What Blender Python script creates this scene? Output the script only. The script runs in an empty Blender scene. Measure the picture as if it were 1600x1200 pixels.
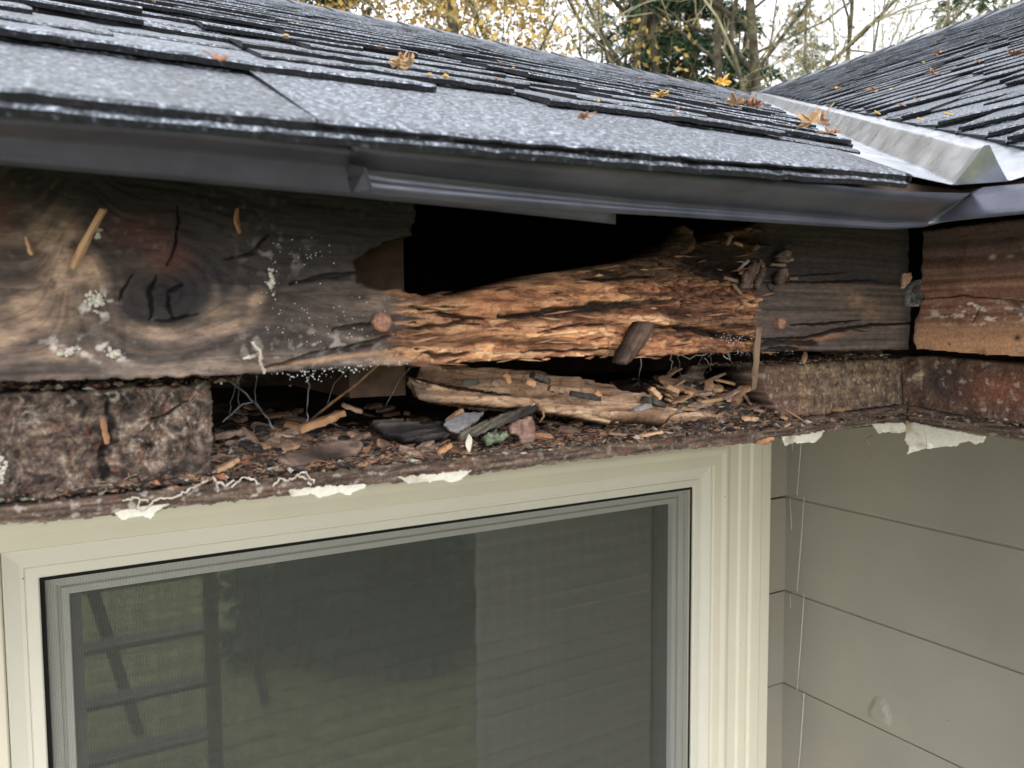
import bpy, math, random
import numpy as np
from mathutils import Vector, Matrix
random.seed(7)
rs = np.random.RandomState(11)
sc = bpy.context.scene
COL = sc.collection

# ---------------------------------------------------------------- camera
CZ = 2.45                                   # height of the lens above the ground; every local z below is relative to it
F = 1250.0
YAW, PITCH, ROLL = math.radians(59.8), math.radians(3.95), math.radians(0.35)
fw = np.array([math.cos(YAW)*math.cos(PITCH), math.sin(YAW)*math.cos(PITCH), -math.sin(PITCH)])
r0 = np.array([math.sin(YAW), -math.cos(YAW), 0.0]); u0 = np.cross(r0, fw)
rt = r0*math.cos(ROLL) - u0*math.sin(ROLL); up = np.cross(rt, fw)
cam_d = bpy.data.cameras.new('camera'); cam = bpy.data.objects.new('camera', cam_d); COL.objects.link(cam)
M = Matrix(((rt[0], up[0], -fw[0], 0), (rt[1], up[1], -fw[1], 0), (rt[2], up[2], -fw[2], CZ), (0, 0, 0, 1)))
cam.matrix_world = M
cam_d.sensor_width = 36; cam_d.lens = F/1600*36; cam_d.clip_start = 0.01; cam_d.clip_end = 500
cam_d.dof.use_dof = True; cam_d.dof.focus_distance = 0.62; cam_d.dof.aperture_fstop = 19.0
sc.camera = cam
sc.render.resolution_x = 1024; sc.render.resolution_y = 768

# ---------------------------------------------------------------- world, sun, exposure
SUN_EL, SUN_AZ = math.radians(24), math.radians(263)
w = bpy.data.worlds.new('World'); sc.world = w; w.use_nodes = True
nt = w.node_tree; nt.nodes.clear()
out = nt.nodes.new('ShaderNodeOutputWorld'); bg = nt.nodes.new('ShaderNodeBackground')
sky = nt.nodes.new('ShaderNodeTexSky'); sky.sky_type = 'NISHITA'; sky.sun_disc = False
sky.sun_elevation = SUN_EL; sky.sun_rotation = math.radians(90) - SUN_AZ
tc = nt.nodes.new('ShaderNodeTexCoord'); nz = nt.nodes.new('ShaderNodeTexNoise'); nz.inputs['Scale'].default_value = 2.2; nz.inputs['Detail'].default_value = 5
cr = nt.nodes.new('ShaderNodeValToRGB')
cr.color_ramp.elements[0].position = 0.3; cr.color_ramp.elements[0].color = (8.3, 8.5, 9.0, 1)
cr.color_ramp.elements[1].position = 0.75; cr.color_ramp.elements[1].color = (10.5, 10.6, 11.0, 1)
mx = nt.nodes.new('ShaderNodeMixRGB'); mx.inputs[0].default_value = 0.9
nt.links.new(tc.outputs['Generated'], nz.inputs['Vector']); nt.links.new(nz.outputs['Fac'], cr.inputs[0])
nt.links.new(sky.outputs[0], mx.inputs[1]); nt.links.new(cr.outputs[0], mx.inputs[2])
nt.links.new(mx.outputs[0], bg.inputs[0]); nt.links.new(bg.outputs[0], out.inputs[0])
bg.inputs['Strength'].default_value = 0.10
sl = bpy.data.lights.new('sun', 'SUN'); so = bpy.data.objects.new('sun', sl); COL.objects.link(so)
sl.energy = 1.0; sl.angle = math.radians(85); sl.color = (1, 0.98, 0.96)
sd = Vector((math.cos(SUN_EL)*math.cos(SUN_AZ), math.cos(SUN_EL)*math.sin(SUN_AZ), math.sin(SUN_EL)))
so.rotation_euler = sd.to_track_quat('Z', 'Y').to_euler()
sc.view_settings.view_transform = 'Standard'; sc.view_settings.look = 'None'
sc.view_settings.exposure = 1.52; sc.view_settings.gamma = 1
sc.render.engine = 'CYCLES'

# ---------------------------------------------------------------- geometry of the view (photo pixel -> point on a real plane)
def ray(px, py): return fw + (px-800)/F*rt - (py-600)/F*up
def PA(px, py, Y): d = ray(px, py); return d*(Y/d[1])          # on a plane parallel to the left wall
def PB(px, py, X): d = ray(px, py); return d*(X/d[0])          # on a plane parallel to the right wall
def PZ(px, py, Z): d = ray(px, py); return d*(Z/d[2])          # on a level plane
def PD(px, py, D): d = ray(px, py); return d*D
WX, WY = 1.181, 1.001      # the two walls
FX, FY = 0.516, 0.336      # the two fascia planes

# ---------------------------------------------------------------- numpy noise
def _h(ix, iy, s):
    n = (ix.astype(np.int64)*374761393 + iy.astype(np.int64)*668265263 + s*1442695041) & 0xffffffff
    n = ((n ^ (n >> 13))*1274126177) & 0xffffffff
    return ((n ^ (n >> 16)) & 0xffffff)/float(0x1000000)
def perlin(x, y, s=0):
    x, y = np.broadcast_arrays(np.asarray(x, float), np.asarray(y, float))
    ix, iy = np.floor(x), np.floor(y); fx, fy = x-ix, y-iy
    def g(a, b):
        t = _h(ix+a, iy+b, s)*2*np.pi
        return np.cos(t)*(fx-a)+np.sin(t)*(fy-b)
    ux, uy = fx*fx*fx*(fx*(fx*6-15)+10), fy*fy*fy*(fy*(fy*6-15)+10)
    a = g(0, 0)*(1-ux)+g(1, 0)*ux; b = g(0, 1)*(1-ux)+g(1, 1)*ux
    return (a*(1-uy)+b*uy)*1.5
def fbm(x, y, o=4, s=0, gain=.5):
    v = 0; a = 1; t = 0
    for i in range(o):
        v = v+a*perlin(x*2**i+i*17.3, y*2**i-i*9.1, s+i*7); t += a; a *= gain
    return v/t
def ridge(x, y, o=3, s=0):
    v = 0; a = 1; t = 0
    for i in range(o):
        v = v+a*(1-np.abs(perlin(x*2**i+i*3.7, y*2**i+i*5.9, s+i*7))*2); t += a; a *= .5
    return np.clip(v/t, 0, 1)
def worley(x, y, s=0):
    x, y = np.broadcast_arrays(np.asarray(x, float), np.asarray(y, float))
    ix, iy = np.floor(x), np.floor(y); f1 = np.full(x.shape, 9.); f2 = f1.copy(); cid = f1.copy()
    for a in (-1, 0, 1):
        for b in (-1, 0, 1):
            cx = ix+a+_h(ix+a, iy+b, s); cy = iy+b+_h(ix+a, iy+b, s+5)
            d = np.hypot(cx-x, cy-y); m = d < f1
            f2 = np.where(m, f1, np.minimum(f2, d)); cid = np.where(m, _h(ix+a, iy+b, s+9), cid); f1 = np.where(m, d, f1)
    return f1, f2-f1, cid
def sst(a, b, x): t = np.clip((x-a)/(b-a), 0, 1); return t*t*(3-2*t)
def lin(c): c = np.asarray(c, float)/255; return np.where(c < .04045, c/12.92, ((c+.055)/1.055)**2.4)
def dsat(c, k=.22): c = np.asarray(c, float); g = (c*np.array([.3, .59, .11])).sum(-1, keepdims=True); return c*(1-k)+g*k*np.array([1.02, .99, 1.0])
def ramp(t, st):
    p = [a for a, _ in st]; c = np.array([dsat(lin(b)) for _, b in st])
    return np.stack([np.interp(t, p, c[:, k]) for k in range(3)], -1)
def mixc(a, b, f): return a*(1-f[..., None])+b*f[..., None]
def L(*c): return dsat(lin(c))

# ---------------------------------------------------------------- object helpers
def tag(o, label=None, cat=None, group=None, kind=None):
    if label: o['label'] = label
    if cat: o['category'] = cat
    if group: o['group'] = group
    if kind: o['kind'] = kind
    return o
def empty(name, loc=(0, 0, 0)):
    o = bpy.data.objects.new(name, None); o.empty_display_size = .05; COL.objects.link(o); o.location = (loc[0], loc[1], loc[2]+CZ); return o
def up_parent(o, parent):
    if parent is not None:
        o.parent = parent; o.matrix_parent_inverse = Matrix.Identity(4)
def wloc(o):
    l = Vector((0, 0, 0))
    while o is not None: l += o.location; o = o.parent
    return l
class MB:
    def __init__(s): s.v = []; s.f = []; s.m = []; s.c = []
    def add(s, vs, fs, mi=0, col=None):
        b = len(s.v); s.v += [tuple(p) for p in vs]; s.f += [tuple(i+b for i in q) for q in fs]; s.m += [mi]*len(fs)
        s.c += [tuple(col) if col is not None else (1, 1, 1)]*len(vs)
    def box(s, a, b, mi=0):
        x0, y0, z0 = a; x1, y1, z1 = b
        s.add([(x0, y0, z0), (x1, y0, z0), (x1, y1, z0), (x0, y1, z0), (x0, y0, z1), (x1, y0, z1), (x1, y1, z1), (x0, y1, z1)],
              [(0, 3, 2, 1), (4, 5, 6, 7), (0, 1, 5, 4), (1, 2, 6, 5), (2, 3, 7, 6), (3, 0, 4, 7)], mi)
    def tube(s, pts, rad, n=5, mi=0, col=None, cap=True):
        pts = [np.array(p, float) for p in pts]; vs = []; k = len(pts)
        if not hasattr(rad, '__len__'): rad = [rad]*k
        ref = np.array([0, 0, 1.]) if abs((pts[-1]-pts[0])[2]) < .8*np.linalg.norm(pts[-1]-pts[0]) else np.array([1., 0, 0])
        for i, p in enumerate(pts):
            d = pts[min(i+1, k-1)]-pts[max(i-1, 0)]; d = d/(np.linalg.norm(d)+1e-9)
            a = np.cross(d, ref); a /= np.linalg.norm(a)+1e-9; b = np.cross(d, a)
            for j in range(n):
                t = 2*math.pi*j/n; vs.append(p+(a*math.cos(t)+b*math.sin(t))*rad[i])
        fs = [(i*n+j, i*n+(j+1) % n, (i+1)*n+(j+1) % n, (i+1)*n+j) for i in range(k-1) for j in range(n)]
        if cap: fs += [tuple(range(n-1, -1, -1)), tuple(range((k-1)*n, k*n))]
        s.add(vs, fs, mi, col)
    def build(s, name, mats, parent=None, smooth=False, local=None, attr=False):
        me = bpy.data.meshes.new(name)
        o = bpy.data.objects.new(name, me); COL.objects.link(o)
        base = Vector((0, 0, CZ))
        if parent is not None:
            up_parent(o, parent); off = base-wloc(parent)
        else:
            off = base
        if local is not None:
            o.location = off+Vector(local); lv = [(p[0]-local[0], p[1]-local[1], p[2]-local[2]) for p in s.v]
        else:
            o.location = off; lv = s.v
        me.from_pydata([tuple(map(float, p)) for p in lv], [], s.f)
        for m in (mats if isinstance(mats, (list, tuple)) else [mats]): me.materials.append(m)
        me.polygons.foreach_set('material_index', s.m)
        if smooth: me.polygons.foreach_set('use_smooth', [True]*len(s.f))
        if attr:
            ca = me.color_attributes.new('Col', 'FLOAT_COLOR', 'POINT')
            ca.data.foreach_set('color', np.concatenate([np.array(s.c, float), np.ones((len(s.c), 1))], 1).ravel())
        me.update(); return o

# ---------------------------------------------------------------- materials
def nm(name):
    m = bpy.data.materials.new(name); m.use_nodes = True; t = m.node_tree; b = t.nodes['Principled BSDF']; return m, t, b
def N(t, k, **kw):
    n = t.nodes.new(k)
    for a, b in kw.items():
        if a in n.inputs: n.inputs[a].default_value = b
        else: setattr(n, a, b)
    return n
def bump(t, b, src, strength=.5, dist=.002):
    n = N(t, 'ShaderNodeBump'); n.inputs['Strength'].default_value = strength; n.inputs['Distance'].default_value = dist
    t.links.new(src, n.inputs['Height']); t.links.new(n.outputs[0], b.inputs['Normal'])
def attr_mat(name, rough=.85, spec=.3, scale=900, amt=.35, bdist=.0006, stretch=(1, 1, 1), tint=None):
    m, t, b = nm(name)
    a = N(t, 'ShaderNodeAttribute', attribute_name='Col'); tcn = N(t, 'ShaderNodeTexCoord'); mp = N(t, 'ShaderNodeMapping'); mp.inputs['Scale'].default_value = stretch
    n1 = N(t, 'ShaderNodeTexNoise', Scale=scale, Detail=4.0, Roughness=.7)
    t.links.new(tcn.outputs['Object'], mp.inputs['Vector']); t.links.new(mp.outputs[0], n1.inputs['Vector'])
    mr = N(t, 'ShaderNodeMapRange'); mr.inputs['From Min'].default_value = .3; mr.inputs['From Max'].default_value = .7
    mr.inputs['To Min'].default_value = 1-amt; mr.inputs['To Max'].default_value = 1+amt
    t.links.new(n1.outputs['Fac'], mr.inputs['Value'])
    vm = N(t, 'ShaderNodeVectorMath', operation='SCALE'); t.links.new(a.outputs['Color'], vm.inputs[0]); t.links.new(mr.outputs[0], vm.inputs['Scale'])
    t.links.new(vm.outputs[0], b.inputs['Base Color']); b.inputs['Roughness'].default_value = rough; b.inputs['Specular IOR Level'].default_value = spec
    bump(t, b, n1.outputs['Fac'], .6, bdist); return m
def noise_mat(name, stops, scale=20, detail=5, rough=.8, spec=.3, bs=.4, bdist=.002, stretch=(1, 1, 1), metallic=0, fac2=None, coord='Object', rnd=0):
    m, t, b = nm(name)
    tcn = N(t, 'ShaderNodeTexCoord'); mp = N(t, 'ShaderNodeMapping'); mp.inputs['Scale'].default_value = stretch
    n1 = N(t, 'ShaderNodeTexNoise', Scale=scale, Detail=detail, Roughness=.6)
    t.links.new(tcn.outputs[coord], mp.inputs['Vector']); t.links.new(mp.outputs[0], n1.inputs['Vector'])
    r = N(t, 'ShaderNodeValToRGB'); el = r.color_ramp.elements
    while len(el) < len(stops): el.new(.5)
    for e, (p, c) in zip(el, stops): e.position = p; e.color = (*lin(c), 1)
    t.links.new(n1.outputs['Fac'], r.inputs[0]); src = r.outputs[0]
    if rnd:
        oi = N(t, 'ShaderNodeObjectInfo'); mr = N(t, 'ShaderNodeMapRange'); mr.inputs['To Min'].default_value = 1-rnd; mr.inputs['To Max'].default_value = 1+rnd
        t.links.new(oi.outputs['Random'], mr.inputs['Value'])
        vm = N(t, 'ShaderNodeVectorMath', operation='SCALE'); t.links.new(src, vm.inputs[0]); t.links.new(mr.outputs[0], vm.inputs['Scale']); src = vm.outputs[0]
    t.links.new(src, b.inputs['Base Color'])
    b.inputs['Roughness'].default_value = rough; b.inputs['Specular IOR Level'].default_value = spec; b.inputs['Metallic'].default_value = metallic
    if bs: bump(t, b, n1.outputs['Fac'], bs, bdist)
    return m

M_wood = attr_mat('weathered_wood', .82, .35, 500, .35, .0005, (.35, 1, 1))
M_dirt = attr_mat('dirty_wood', .9, .25, 900, .5, .0009)
M_white = noise_mat('old_caulk', [(.3, (190, 186, 170)), (.7, (222, 220, 210))], 300, rough=.7)
M_chip = {
 'tan': noise_mat('tan_rotten_wood', [(.3, (100, 76, 60)), (.5, (160, 126, 98)), (.75, (204, 168, 134))], 130, 5, .85, .2, .7, .0012, (.18, 1, 1), rnd=.3),
 'brown': noise_mat('brown_rotten_wood', [(.3, (66, 54, 48)), (.55, (120, 98, 84)), (.78, (160, 136, 118))], 140, 5, .85, .2, .7, .0012, (.22, 1, 1), rnd=.35),
 'orange': noise_mat('orange_wood_splinter', [(.3, (136, 98, 72)), (.7, (184, 142, 108))], 150, 4, .8, .2, .5, .0008, (.15, 1, 1), rnd=.2),
 'dark': noise_mat('black_damp_wood', [(.3, (28, 26, 26)), (.6, (58, 54, 50)), (.8, (96, 90, 80))], 120, 5, .6, .4, .7, .0012, (.3, 1, 1), rnd=.3),
 'grey': noise_mat('grey_weathered_wood', [(.3, (90, 88, 88)), (.55, (132, 130, 132)), (.8, (168, 166, 168))], 200, 4, .75, .3, .4, .0008, (.4, 1, 1), rnd=.2),
 'pink': noise_mat('pinkish_crumbly_wood', [(.3, (110, 88, 80)), (.55, (162, 136, 122)), (.8, (196, 172, 158))], 180, 5, .85, .2, .7, .001, rnd=.2),
}
M_lumber = noise_mat('cavity_lumber', [(.3, (56, 42, 36)), (.7, (96, 76, 64))], 60, 5, .85, .2, .4, .001, (1, .2, 1))
M_ply = noise_mat('old_plywood', [(.3, (46, 38, 34)), (.7, (84, 70, 60))], 30, 5, .9, .2, .3, .001)
M_nail = noise_mat('rusty_nail_head', [(.3, (104, 66, 52)), (.7, (176, 132, 112))], 500, 3, .6, .5, .3, .0004)

# siding paint, cream paint, vinyl
def paint(name, c, rough=.45, v=.05, sc_=12, dirt=True):
    m, t, b = nm(name)
    g = N(t, 'ShaderNodeTexCoord'); n1 = N(t, 'ShaderNodeTexNoise', Scale=sc_, Detail=6.0, Roughness=.6); n2 = N(t, 'ShaderNodeTexNoise', Scale=260.0, Detail=2.0)
    t.links.new(g.outputs['Object'], n1.inputs['Vector']); t.links.new(g.outputs['Object'], n2.inputs['Vector'])
    r = N(t, 'ShaderNodeValToRGB'); c = lin(c); r.color_ramp.elements[0].position = .3; r.color_ramp.elements[0].color = (*(c*(1-v)), 1)
    r.color_ramp.elements[1].position = .7; r.color_ramp.elements[1].color = (*(c*(1+v)), 1); t.links.new(n1.outputs['Fac'], r.inputs[0])
    src = r.outputs[0]
    if dirt:
        vo = N(t, 'ShaderNodeTexVoronoi', Scale=38.0); t.links.new(g.outputs['Object'], vo.inputs['Vector'])
        cmp_ = N(t, 'ShaderNodeMath', operation='LESS_THAN'); cmp_.inputs[1].default_value = .035; t.links.new(vo.outputs['Distance'], cmp_.inputs[0])
        n3 = N(t, 'ShaderNodeTexNoise', Scale=9.0); t.links.new(g.outputs['Object'], n3.inputs['Vector'])
        c2 = N(t, 'ShaderNodeMath', operation='GREATER_THAN'); c2.inputs[1].default_value = .56; t.links.new(n3.outputs['Fac'], c2.inputs[0])
        mu = N(t, 'ShaderNodeMath', operation='MULTIPLY'); t.links.new(cmp_.outputs[0], mu.inputs[0]); t.links.new(c2.outputs[0], mu.inputs[1])
        mm = N(t, 'ShaderNodeMixRGB'); mm.inputs[2].default_value = (.12, .1, .08, 1); t.links.new(mu.outputs[0], mm.inputs[0]); t.links.new(src, mm.inputs[1]); src = mm.outputs[0]
    t.links.new(src, b.inputs['Base Color']); b.inputs['Roughness'].default_value = rough
    bump(t, b, n2.outputs['Fac'], .12, .0006); return m
M_siding = paint('grey_green_siding_paint', (153, 149, 137), .42, .10, 3.5)
M_cream = paint('cream_trim_paint', (227, 220, 202), .4, .03, 9)
M_vinyl = paint('ivory_vinyl', (224, 220, 208), .35, .02, 9)
M_sash = paint('grey_white_sash', (208, 206, 200), .35, .02, 9, False)
M_gasket = noise_mat('black_gasket', [(.3, (10, 10, 12)), (.7, (18, 18, 20))], 50, bs=0)
M_frm = noise_mat('screen_frame_metal', [(.3, (60, 60, 58)), (.7, (76, 76, 74))], 50, bs=0, rough=.4)
M_flake = noise_mat('peeled_white_paint', [(.3, (206, 200, 180)), (.5, (232, 230, 220)), (.72, (196, 170, 140))], 70, 5, .6, .3, .4, .001)

# ---------------------------------------------------------------- heightfield slab: outline in a plane, ragged edge, modelled face, real thickness
def inpoly(U, V, P):
    ins = np.zeros(U.shape, bool); dist = np.full(U.shape, 9.)
    n = len(P)
    for i in range(n):
        x1, y1 = P[i]; x2, y2 = P[(i+1) % n]
        if y1 != y2:
            c = ((y1 > V) != (y2 > V)) & (U < (x2-x1)*(V-y1)/(y2-y1)+x1); ins ^= c
        dx, dy = x2-x1, y2-y1; t = np.clip(((U-x1)*dx+(V-y1)*dy)/(dx*dx+dy*dy+1e-12), 0, 1)
        dist = np.minimum(dist, np.hypot(U-x1-t*dx, V-y1-t*dy))
    return np.where(ins, dist, -dist)
def slab(name, parent, mat, O, U, V, W, poly, thick, hfn, cfn, res=.0007, rag=.0015, ragf=220, edge=.002, seed=0, local=None, ragstretch=1.0):
    """O origin, U,V in-plane unit axes, W unit normal towards the viewer side; poly = list of world points on the plane"""
    O, U, V, W = [np.array(a, float) for a in (O, U, V, W)]
    P = [(np.dot(p-O, U), np.dot(p-O, V)) for p in poly]
    pu = [p[0] for p in P]; pv = [p[1] for p in P]
    us = np.arange(min(pu)-.003, max(pu)+.003, res); vs = np.arange(min(pv)-.003, max(pv)+.003, res)
    A, B = np.meshgrid(us, vs)
    d = inpoly(A, B, P) + rag*fbm(A*ragf*ragstretch, B*ragf, 4, seed+91)
    h, keep = hfn(A, B, d); c = cfn(A, B, d, h)
    inside = d > 0
    if keep is not None: inside &= keep
    cell = inside[:-1, :-1] & inside[1:, :-1] & inside[:-1, 1:] & inside[1:, 1:]
    h = h - edge*np.exp(-np.clip(d, 0, None)/(edge*.7+1e-6))
    X = O + A[..., None]*U + B[..., None]*V + h[..., None]*W
    back = O + A[..., None]*U + B[..., None]*V - thick*W
    ny, nx = A.shape; idx = np.arange(ny*nx).reshape(ny, nx)
    a, b_, c_, d_ = idx[:-1, :-1][cell], idx[:-1, 1:][cell], idx[1:, 1:][cell], idx[1:, :-1][cell]
    flip = np.dot(np.cross(U, V), W) < 0
    front = np.stack([a, b_, c_, d_], 1); off = ny*nx
    backf = np.stack([a, d_, c_, b_], 1)+off
    pad = np.pad(cell, 1)
    quads = [front, backf]
    for (dy, dx, e0, e1) in ((-1, 0, (0, 0), (0, 1)), (0, 1, (0, 1), (1, 1)), (1, 0, (1, 1), (1, 0)), (0, -1, (1, 0), (0, 0))):
        nb = pad[1+dy:1+dy+cell.shape[0], 1+dx:1+dx+cell.shape[1]]
        yy, xx = np.nonzero(cell & ~nb)
        p = idx[yy+e0[0], xx+e0[1]]; q = idx[yy+e1[0], xx+e1[1]]
        quads.append(np.stack([q, p, p+off, q+off], 1))
    Q = np.concatenate(quads, 0)
    if flip: Q = Q[:, ::-1]
    allv = np.concatenate([X.reshape(-1, 3), back.reshape(-1, 3)]); allc = np.concatenate([c.reshape(-1, 3), c.reshape(-1, 3)*.8])
    used, inv = np.unique(Q, return_inverse=True); Q = inv.reshape(-1, 4); v = allv[used]; cc = allc[used]
    loc = v.mean(0) if local is None else np.array(local)
    me = bpy.data.meshes.new(name); me.vertices.add(len(v)); me.vertices.foreach_set('co', (v-loc).ravel())
    me.loops.add(Q.size); me.loops.foreach_set('vertex_index', Q.ravel().astype(np.int32))
    me.polygons.add(len(Q)); me.polygons.foreach_set('loop_start', np.arange(0, Q.size, 4, dtype=np.int32)); me.polygons.foreach_set('loop_total', np.full(len(Q), 4, np.int32))
    me.materials.append(mat); me.update(calc_edges=True)
    ca = me.color_attributes.new('Col', 'FLOAT_COLOR', 'POINT'); ca.data.foreach_set('color', np.concatenate([np.clip(cc, 0, 1), np.ones((len(cc), 1))], 1).ravel())
    o = bpy.data.objects.new(name, me); COL.objects.link(o)
    base = Vector((0, 0, CZ))
    if parent is not None: up_parent(o, parent); base = base-wloc(parent)
    o.location = base+Vector(loc); return o
def gauss(A, B, p, su, sv, ang=0):
    du, dv = A-p[0], B-p[1]; c, s = math.cos(ang), math.sin(ang); a = du*c+dv*s; b = -du*s+dv*c
    return np.exp(-(a/su)**2-(b/sv)**2)
def segd(A, B, p, q):
    dx, dy = q[0]-p[0], q[1]-p[1]; t = np.clip(((A-p[0])*dx+(B-p[1])*dy)/(dx*dx+dy*dy), 0, 1); return np.hypot(A-p[0]-t*dx, B-p[1]-t*dy), t
def crack(A, B, pts, w, s=0, wig=.0012):
    """distance-based crack along a polyline, 1 in the middle"""
    A2 = A+wig*fbm(A*150, B*150, 3, s); B2 = B+wig*fbm(A*120, B*160, 3, s+3); m = np.zeros(A.shape); n = len(pts)-1
    for i in range(n):
        d, t = segd(A2, B2, pts[i], pts[i+1]); tt = (i+t)/n; ww = w*(.35+.65*np.sin(np.pi*np.clip(tt, .04, .96)))
        m = np.maximum(m, 1-sst(ww*.35, ww, d))
    return m

# ================================================================= HOUSE
house = empty('house', (.516, .9, -CZ))
tag(house, 'grey green lap sided house with rotten eave over a cream framed window', 'house')
Z3, AX, AY = np.array([0, 0, 1.]), np.array([1., 0, 0]), np.array([0, 1., 0])
KW = .80
def q(px, py, Y=FY): p = PA(px, py, Y); return (p[0], p[2])

# ---- fascia board on the left eave (one board: stained end, rotted middle, sound end)
outl = [(-90, 225), (300, 262), (560, 290), (648, 300), (652, 338), (644, 366), (600, 378), (566, 398), (556, 408), (560, 440), (596, 452), (622, 450), (640, 458), (690, 463), (740, 458), (790, 444), (850, 427), (905, 420), (960, 413), (1010, 405), (1040, 396), (1075, 376), (1105, 380), (1150, 360), (1200, 345), (1300, 340), (1426, 340), (1427, 450), (1422, 546), (1300, 549), (1200, 549), (1100, 553), (1010, 556), (930, 556), (830, 561), (740, 566), (640, 571), (500, 579), (330, 589), (150, 594), (0, 598), (-90, 601)]
kn = q(250, 455)
def fas_h(A, B, d):
    xL = q(632, 500)[0]; xR = q(1182, 500)[0]
    jag = .020*perlin(B*330, A*6, 4)+.006*fbm(B*700, A*20, 2, 5)
    jag = jag-.03*sst(q(600, 440)[1], q(600, 400)[1], B)*(A < q(800, 400)[0])
    mM = sst(-.003, .003, A-xL+jag)*(1-sst(-.0025, .0025, A-xR+jag*.3)); mR = sst(-.002, .002, A-xR+jag); mL = 1-mM-mR
    # stained end with a knot
    r = np.hypot((A-kn[0])/1.25, (B-kn[1])); wk = np.exp(-(r/.034)**2); ph = B*(1-wk)+(kn[1]-r*np.where(B > kn[1], -.35, 1.0))*wk-.016*np.exp(-((A-q(128, 400)[0])/.010)**2)*sst(-.02, .02, B-q(128, 520)[1])+.0025*fbm(A*18, B*22, 3, 240)
    rk = r+.0015*fbm(A*90, B*90, 3, 8)
    hL = .0007*fbm(A*35, ph*260, 4, 2)+.0011*fbm(A*14, B*40, 3, 5)+.0005*np.sin(rk*1500)*np.exp(-(r/.02)**2)
    ck = [crack(A, B, [q(245, 430), q(232, 455), q(238, 485), q(232, 500)], .0009, 1), crack(A, B, [q(208, 430), q(190, 455), q(186, 470)], .0007, 2),
          crack(A, B, [q(262, 455), q(265, 478), q(268, 498)], .0009, 3), crack(A, B, [q(285, 445), q(265, 455)], .001, 4), crack(A, B, [q(278, 320), q(278, 375), q(262, 415)], .0006, 5),
          crack(A, B, [q(420, 366), q(395, 395), q(350, 408)], .0008, 6), crack(A, B, [q(232, 498), q(268, 500), q(310, 490)], .0006, 7),
          crack(A, B, [q(415, 575), q(470, 560), q(540, 545), q(600, 530), q(640, 522)], .0016, 8), crack(A, B, [q(455, 443), q(520, 430), q(560, 425)], .0013, 9), crack(A, B, [q(520, 515), q(560, 508), q(600, 503)], .0012, 10)]
    cL = np.max(ck, 0)*mL
    # rotted middle: long fibres in steps with cross breaks
    dv = .0035*fbm(A*18, B*30, 3, 21)
    fib = fbm(A*9+.4*fbm(A*60, B*120, 2, 3), (B+dv)*170, 5, 31)
    lay = fbm(A*7+.3*fbm(A*90, B*90, 3, 2), (B+dv)*60, 3, 33)*5; lf = np.floor(lay); fr = lay-lf
    step = lf+sst(.0, .16, fr)
    w1, we, wid = worley(A*48+1.6*fbm(A*60, B*90, 3, 9), (B+dv)*210+.8*fbm(A*50, B*80, 2, 10), 12)
    w2, we2, wid2 = worley(A*130+1.8*fbm(A*120, B*160, 3, 19), (B+dv)*430, 13)
    cube = np.clip(1-we/.16, 0, 1)
    xr = (A-xL)/(xR-xL)
    cubew = sst(.5, .85, xr)*.7+.35*gauss(A, B, q(680, 500), .03, .012)+.6*sst(q(800, 470)[1]-.004, q(800, 445)[1], B)*sst(.35, .5, xr)
    hM = .0020*step+.0014*fib+.0010*ridge(A*25, (B+dv)*420, 3, 41)*.8-.0030*cube*np.clip(cubew, .05, 1)-.0008*np.clip(1-we2/.14, 0, 1)*np.clip(cubew+.2, 0, 1)+.0024*(wid-.5)*np.clip(cubew, .1, 1)+.0012*(wid2-.5)*np.clip(cubew+.15, 0, 1)
    wx = A+.004*fbm(A*30, B*60, 3, 201); wv = (B+dv)+.0015*fbm(A*45, B*120, 3, 202)
    t1 = np.abs(perlin(wx*26, wv*230, 203)); t2 = np.abs(perlin(wx*60, wv*520, 205)); t3 = np.abs(perlin(wx*150+wv*90, wv*160, 207))
    gate = sst(-.15, .35, fbm(A*18, B*70, 3, 209))
    thin = np.maximum((1-sst(.0, .055, t1))*gate, np.maximum((1-sst(0, .06, t2))*.6*sst(-.2, .3, fbm(A*30, B*90, 2, 211)), (1-sst(0, .05, t3))*.7*np.clip(cubew, .12, 1)))
    micro = perlin(A*70, (B+dv)*1100, 213)
    cM = [crack(A, B, [q(640, 478), q(700, 492), q(760, 500)], .0016, 11), crack(A, B, [q(780, 497), q(860, 488), q(960, 478), q(1060, 468)], .0034, 12, .0018),
          crack(A, B, [q(625, 515), q(700, 508), q(745, 495)], .0014, 13), crack(A, B, [q(840, 520), q(900, 508), q(960, 505)], .0009, 14), crack(A, B, [q(820, 550), q(900, 548), q(970, 545)], .0009, 15),
          crack(A, B, [q(1010, 508), q(1080, 515), q(1150, 528), q(1180, 532)], .0028, 16, .0016), crack(A, B, [q(655, 545), q(690, 558), q(740, 552)], .0018, 17), crack(A, B, [q(900, 440), q(960, 436), q(1050, 430)], .0012, 26),
          crack(A, B, [q(1060, 440), q(1070, 470), q(1055, 480)], .0015, 27)]
    cMm = np.max(cM, 0)*mM
    hollow = .009*gauss(A, B, q(1130, 405), .022, .009)+.004*sst(q(900, 432)[1], q(900, 405)[1], B)*sst(.3, .6, xr)
    deep = sst(.12, .42, fbm(A*10+3, (B+dv)*85, 3, 79)); hM = hM-.0035*deep+.0016*sst(.1, .3, fbm(A*22, (B+dv)*60, 3, 80))
    hM = hM-.0017*thin+.00035*micro-hollow-.001+.003*gauss(A, B, q(880, 525), .07, .010)
    # sound right end: planed face, layer lost above, splits below
    topR = sst(q(1300, 441)[1]-.0006, q(1300, 438)[1]+.0006, B+.0006*fbm(A*120, B*50, 3, 6))
    upR = gauss(A, B, q(1195, 395), .012, .012)
    hR = .0004*fbm(A*20, B*420, 4, 51)+.0005*fbm(A*30, B*60, 3, 52)-.0022*topR-.008*upR
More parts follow.
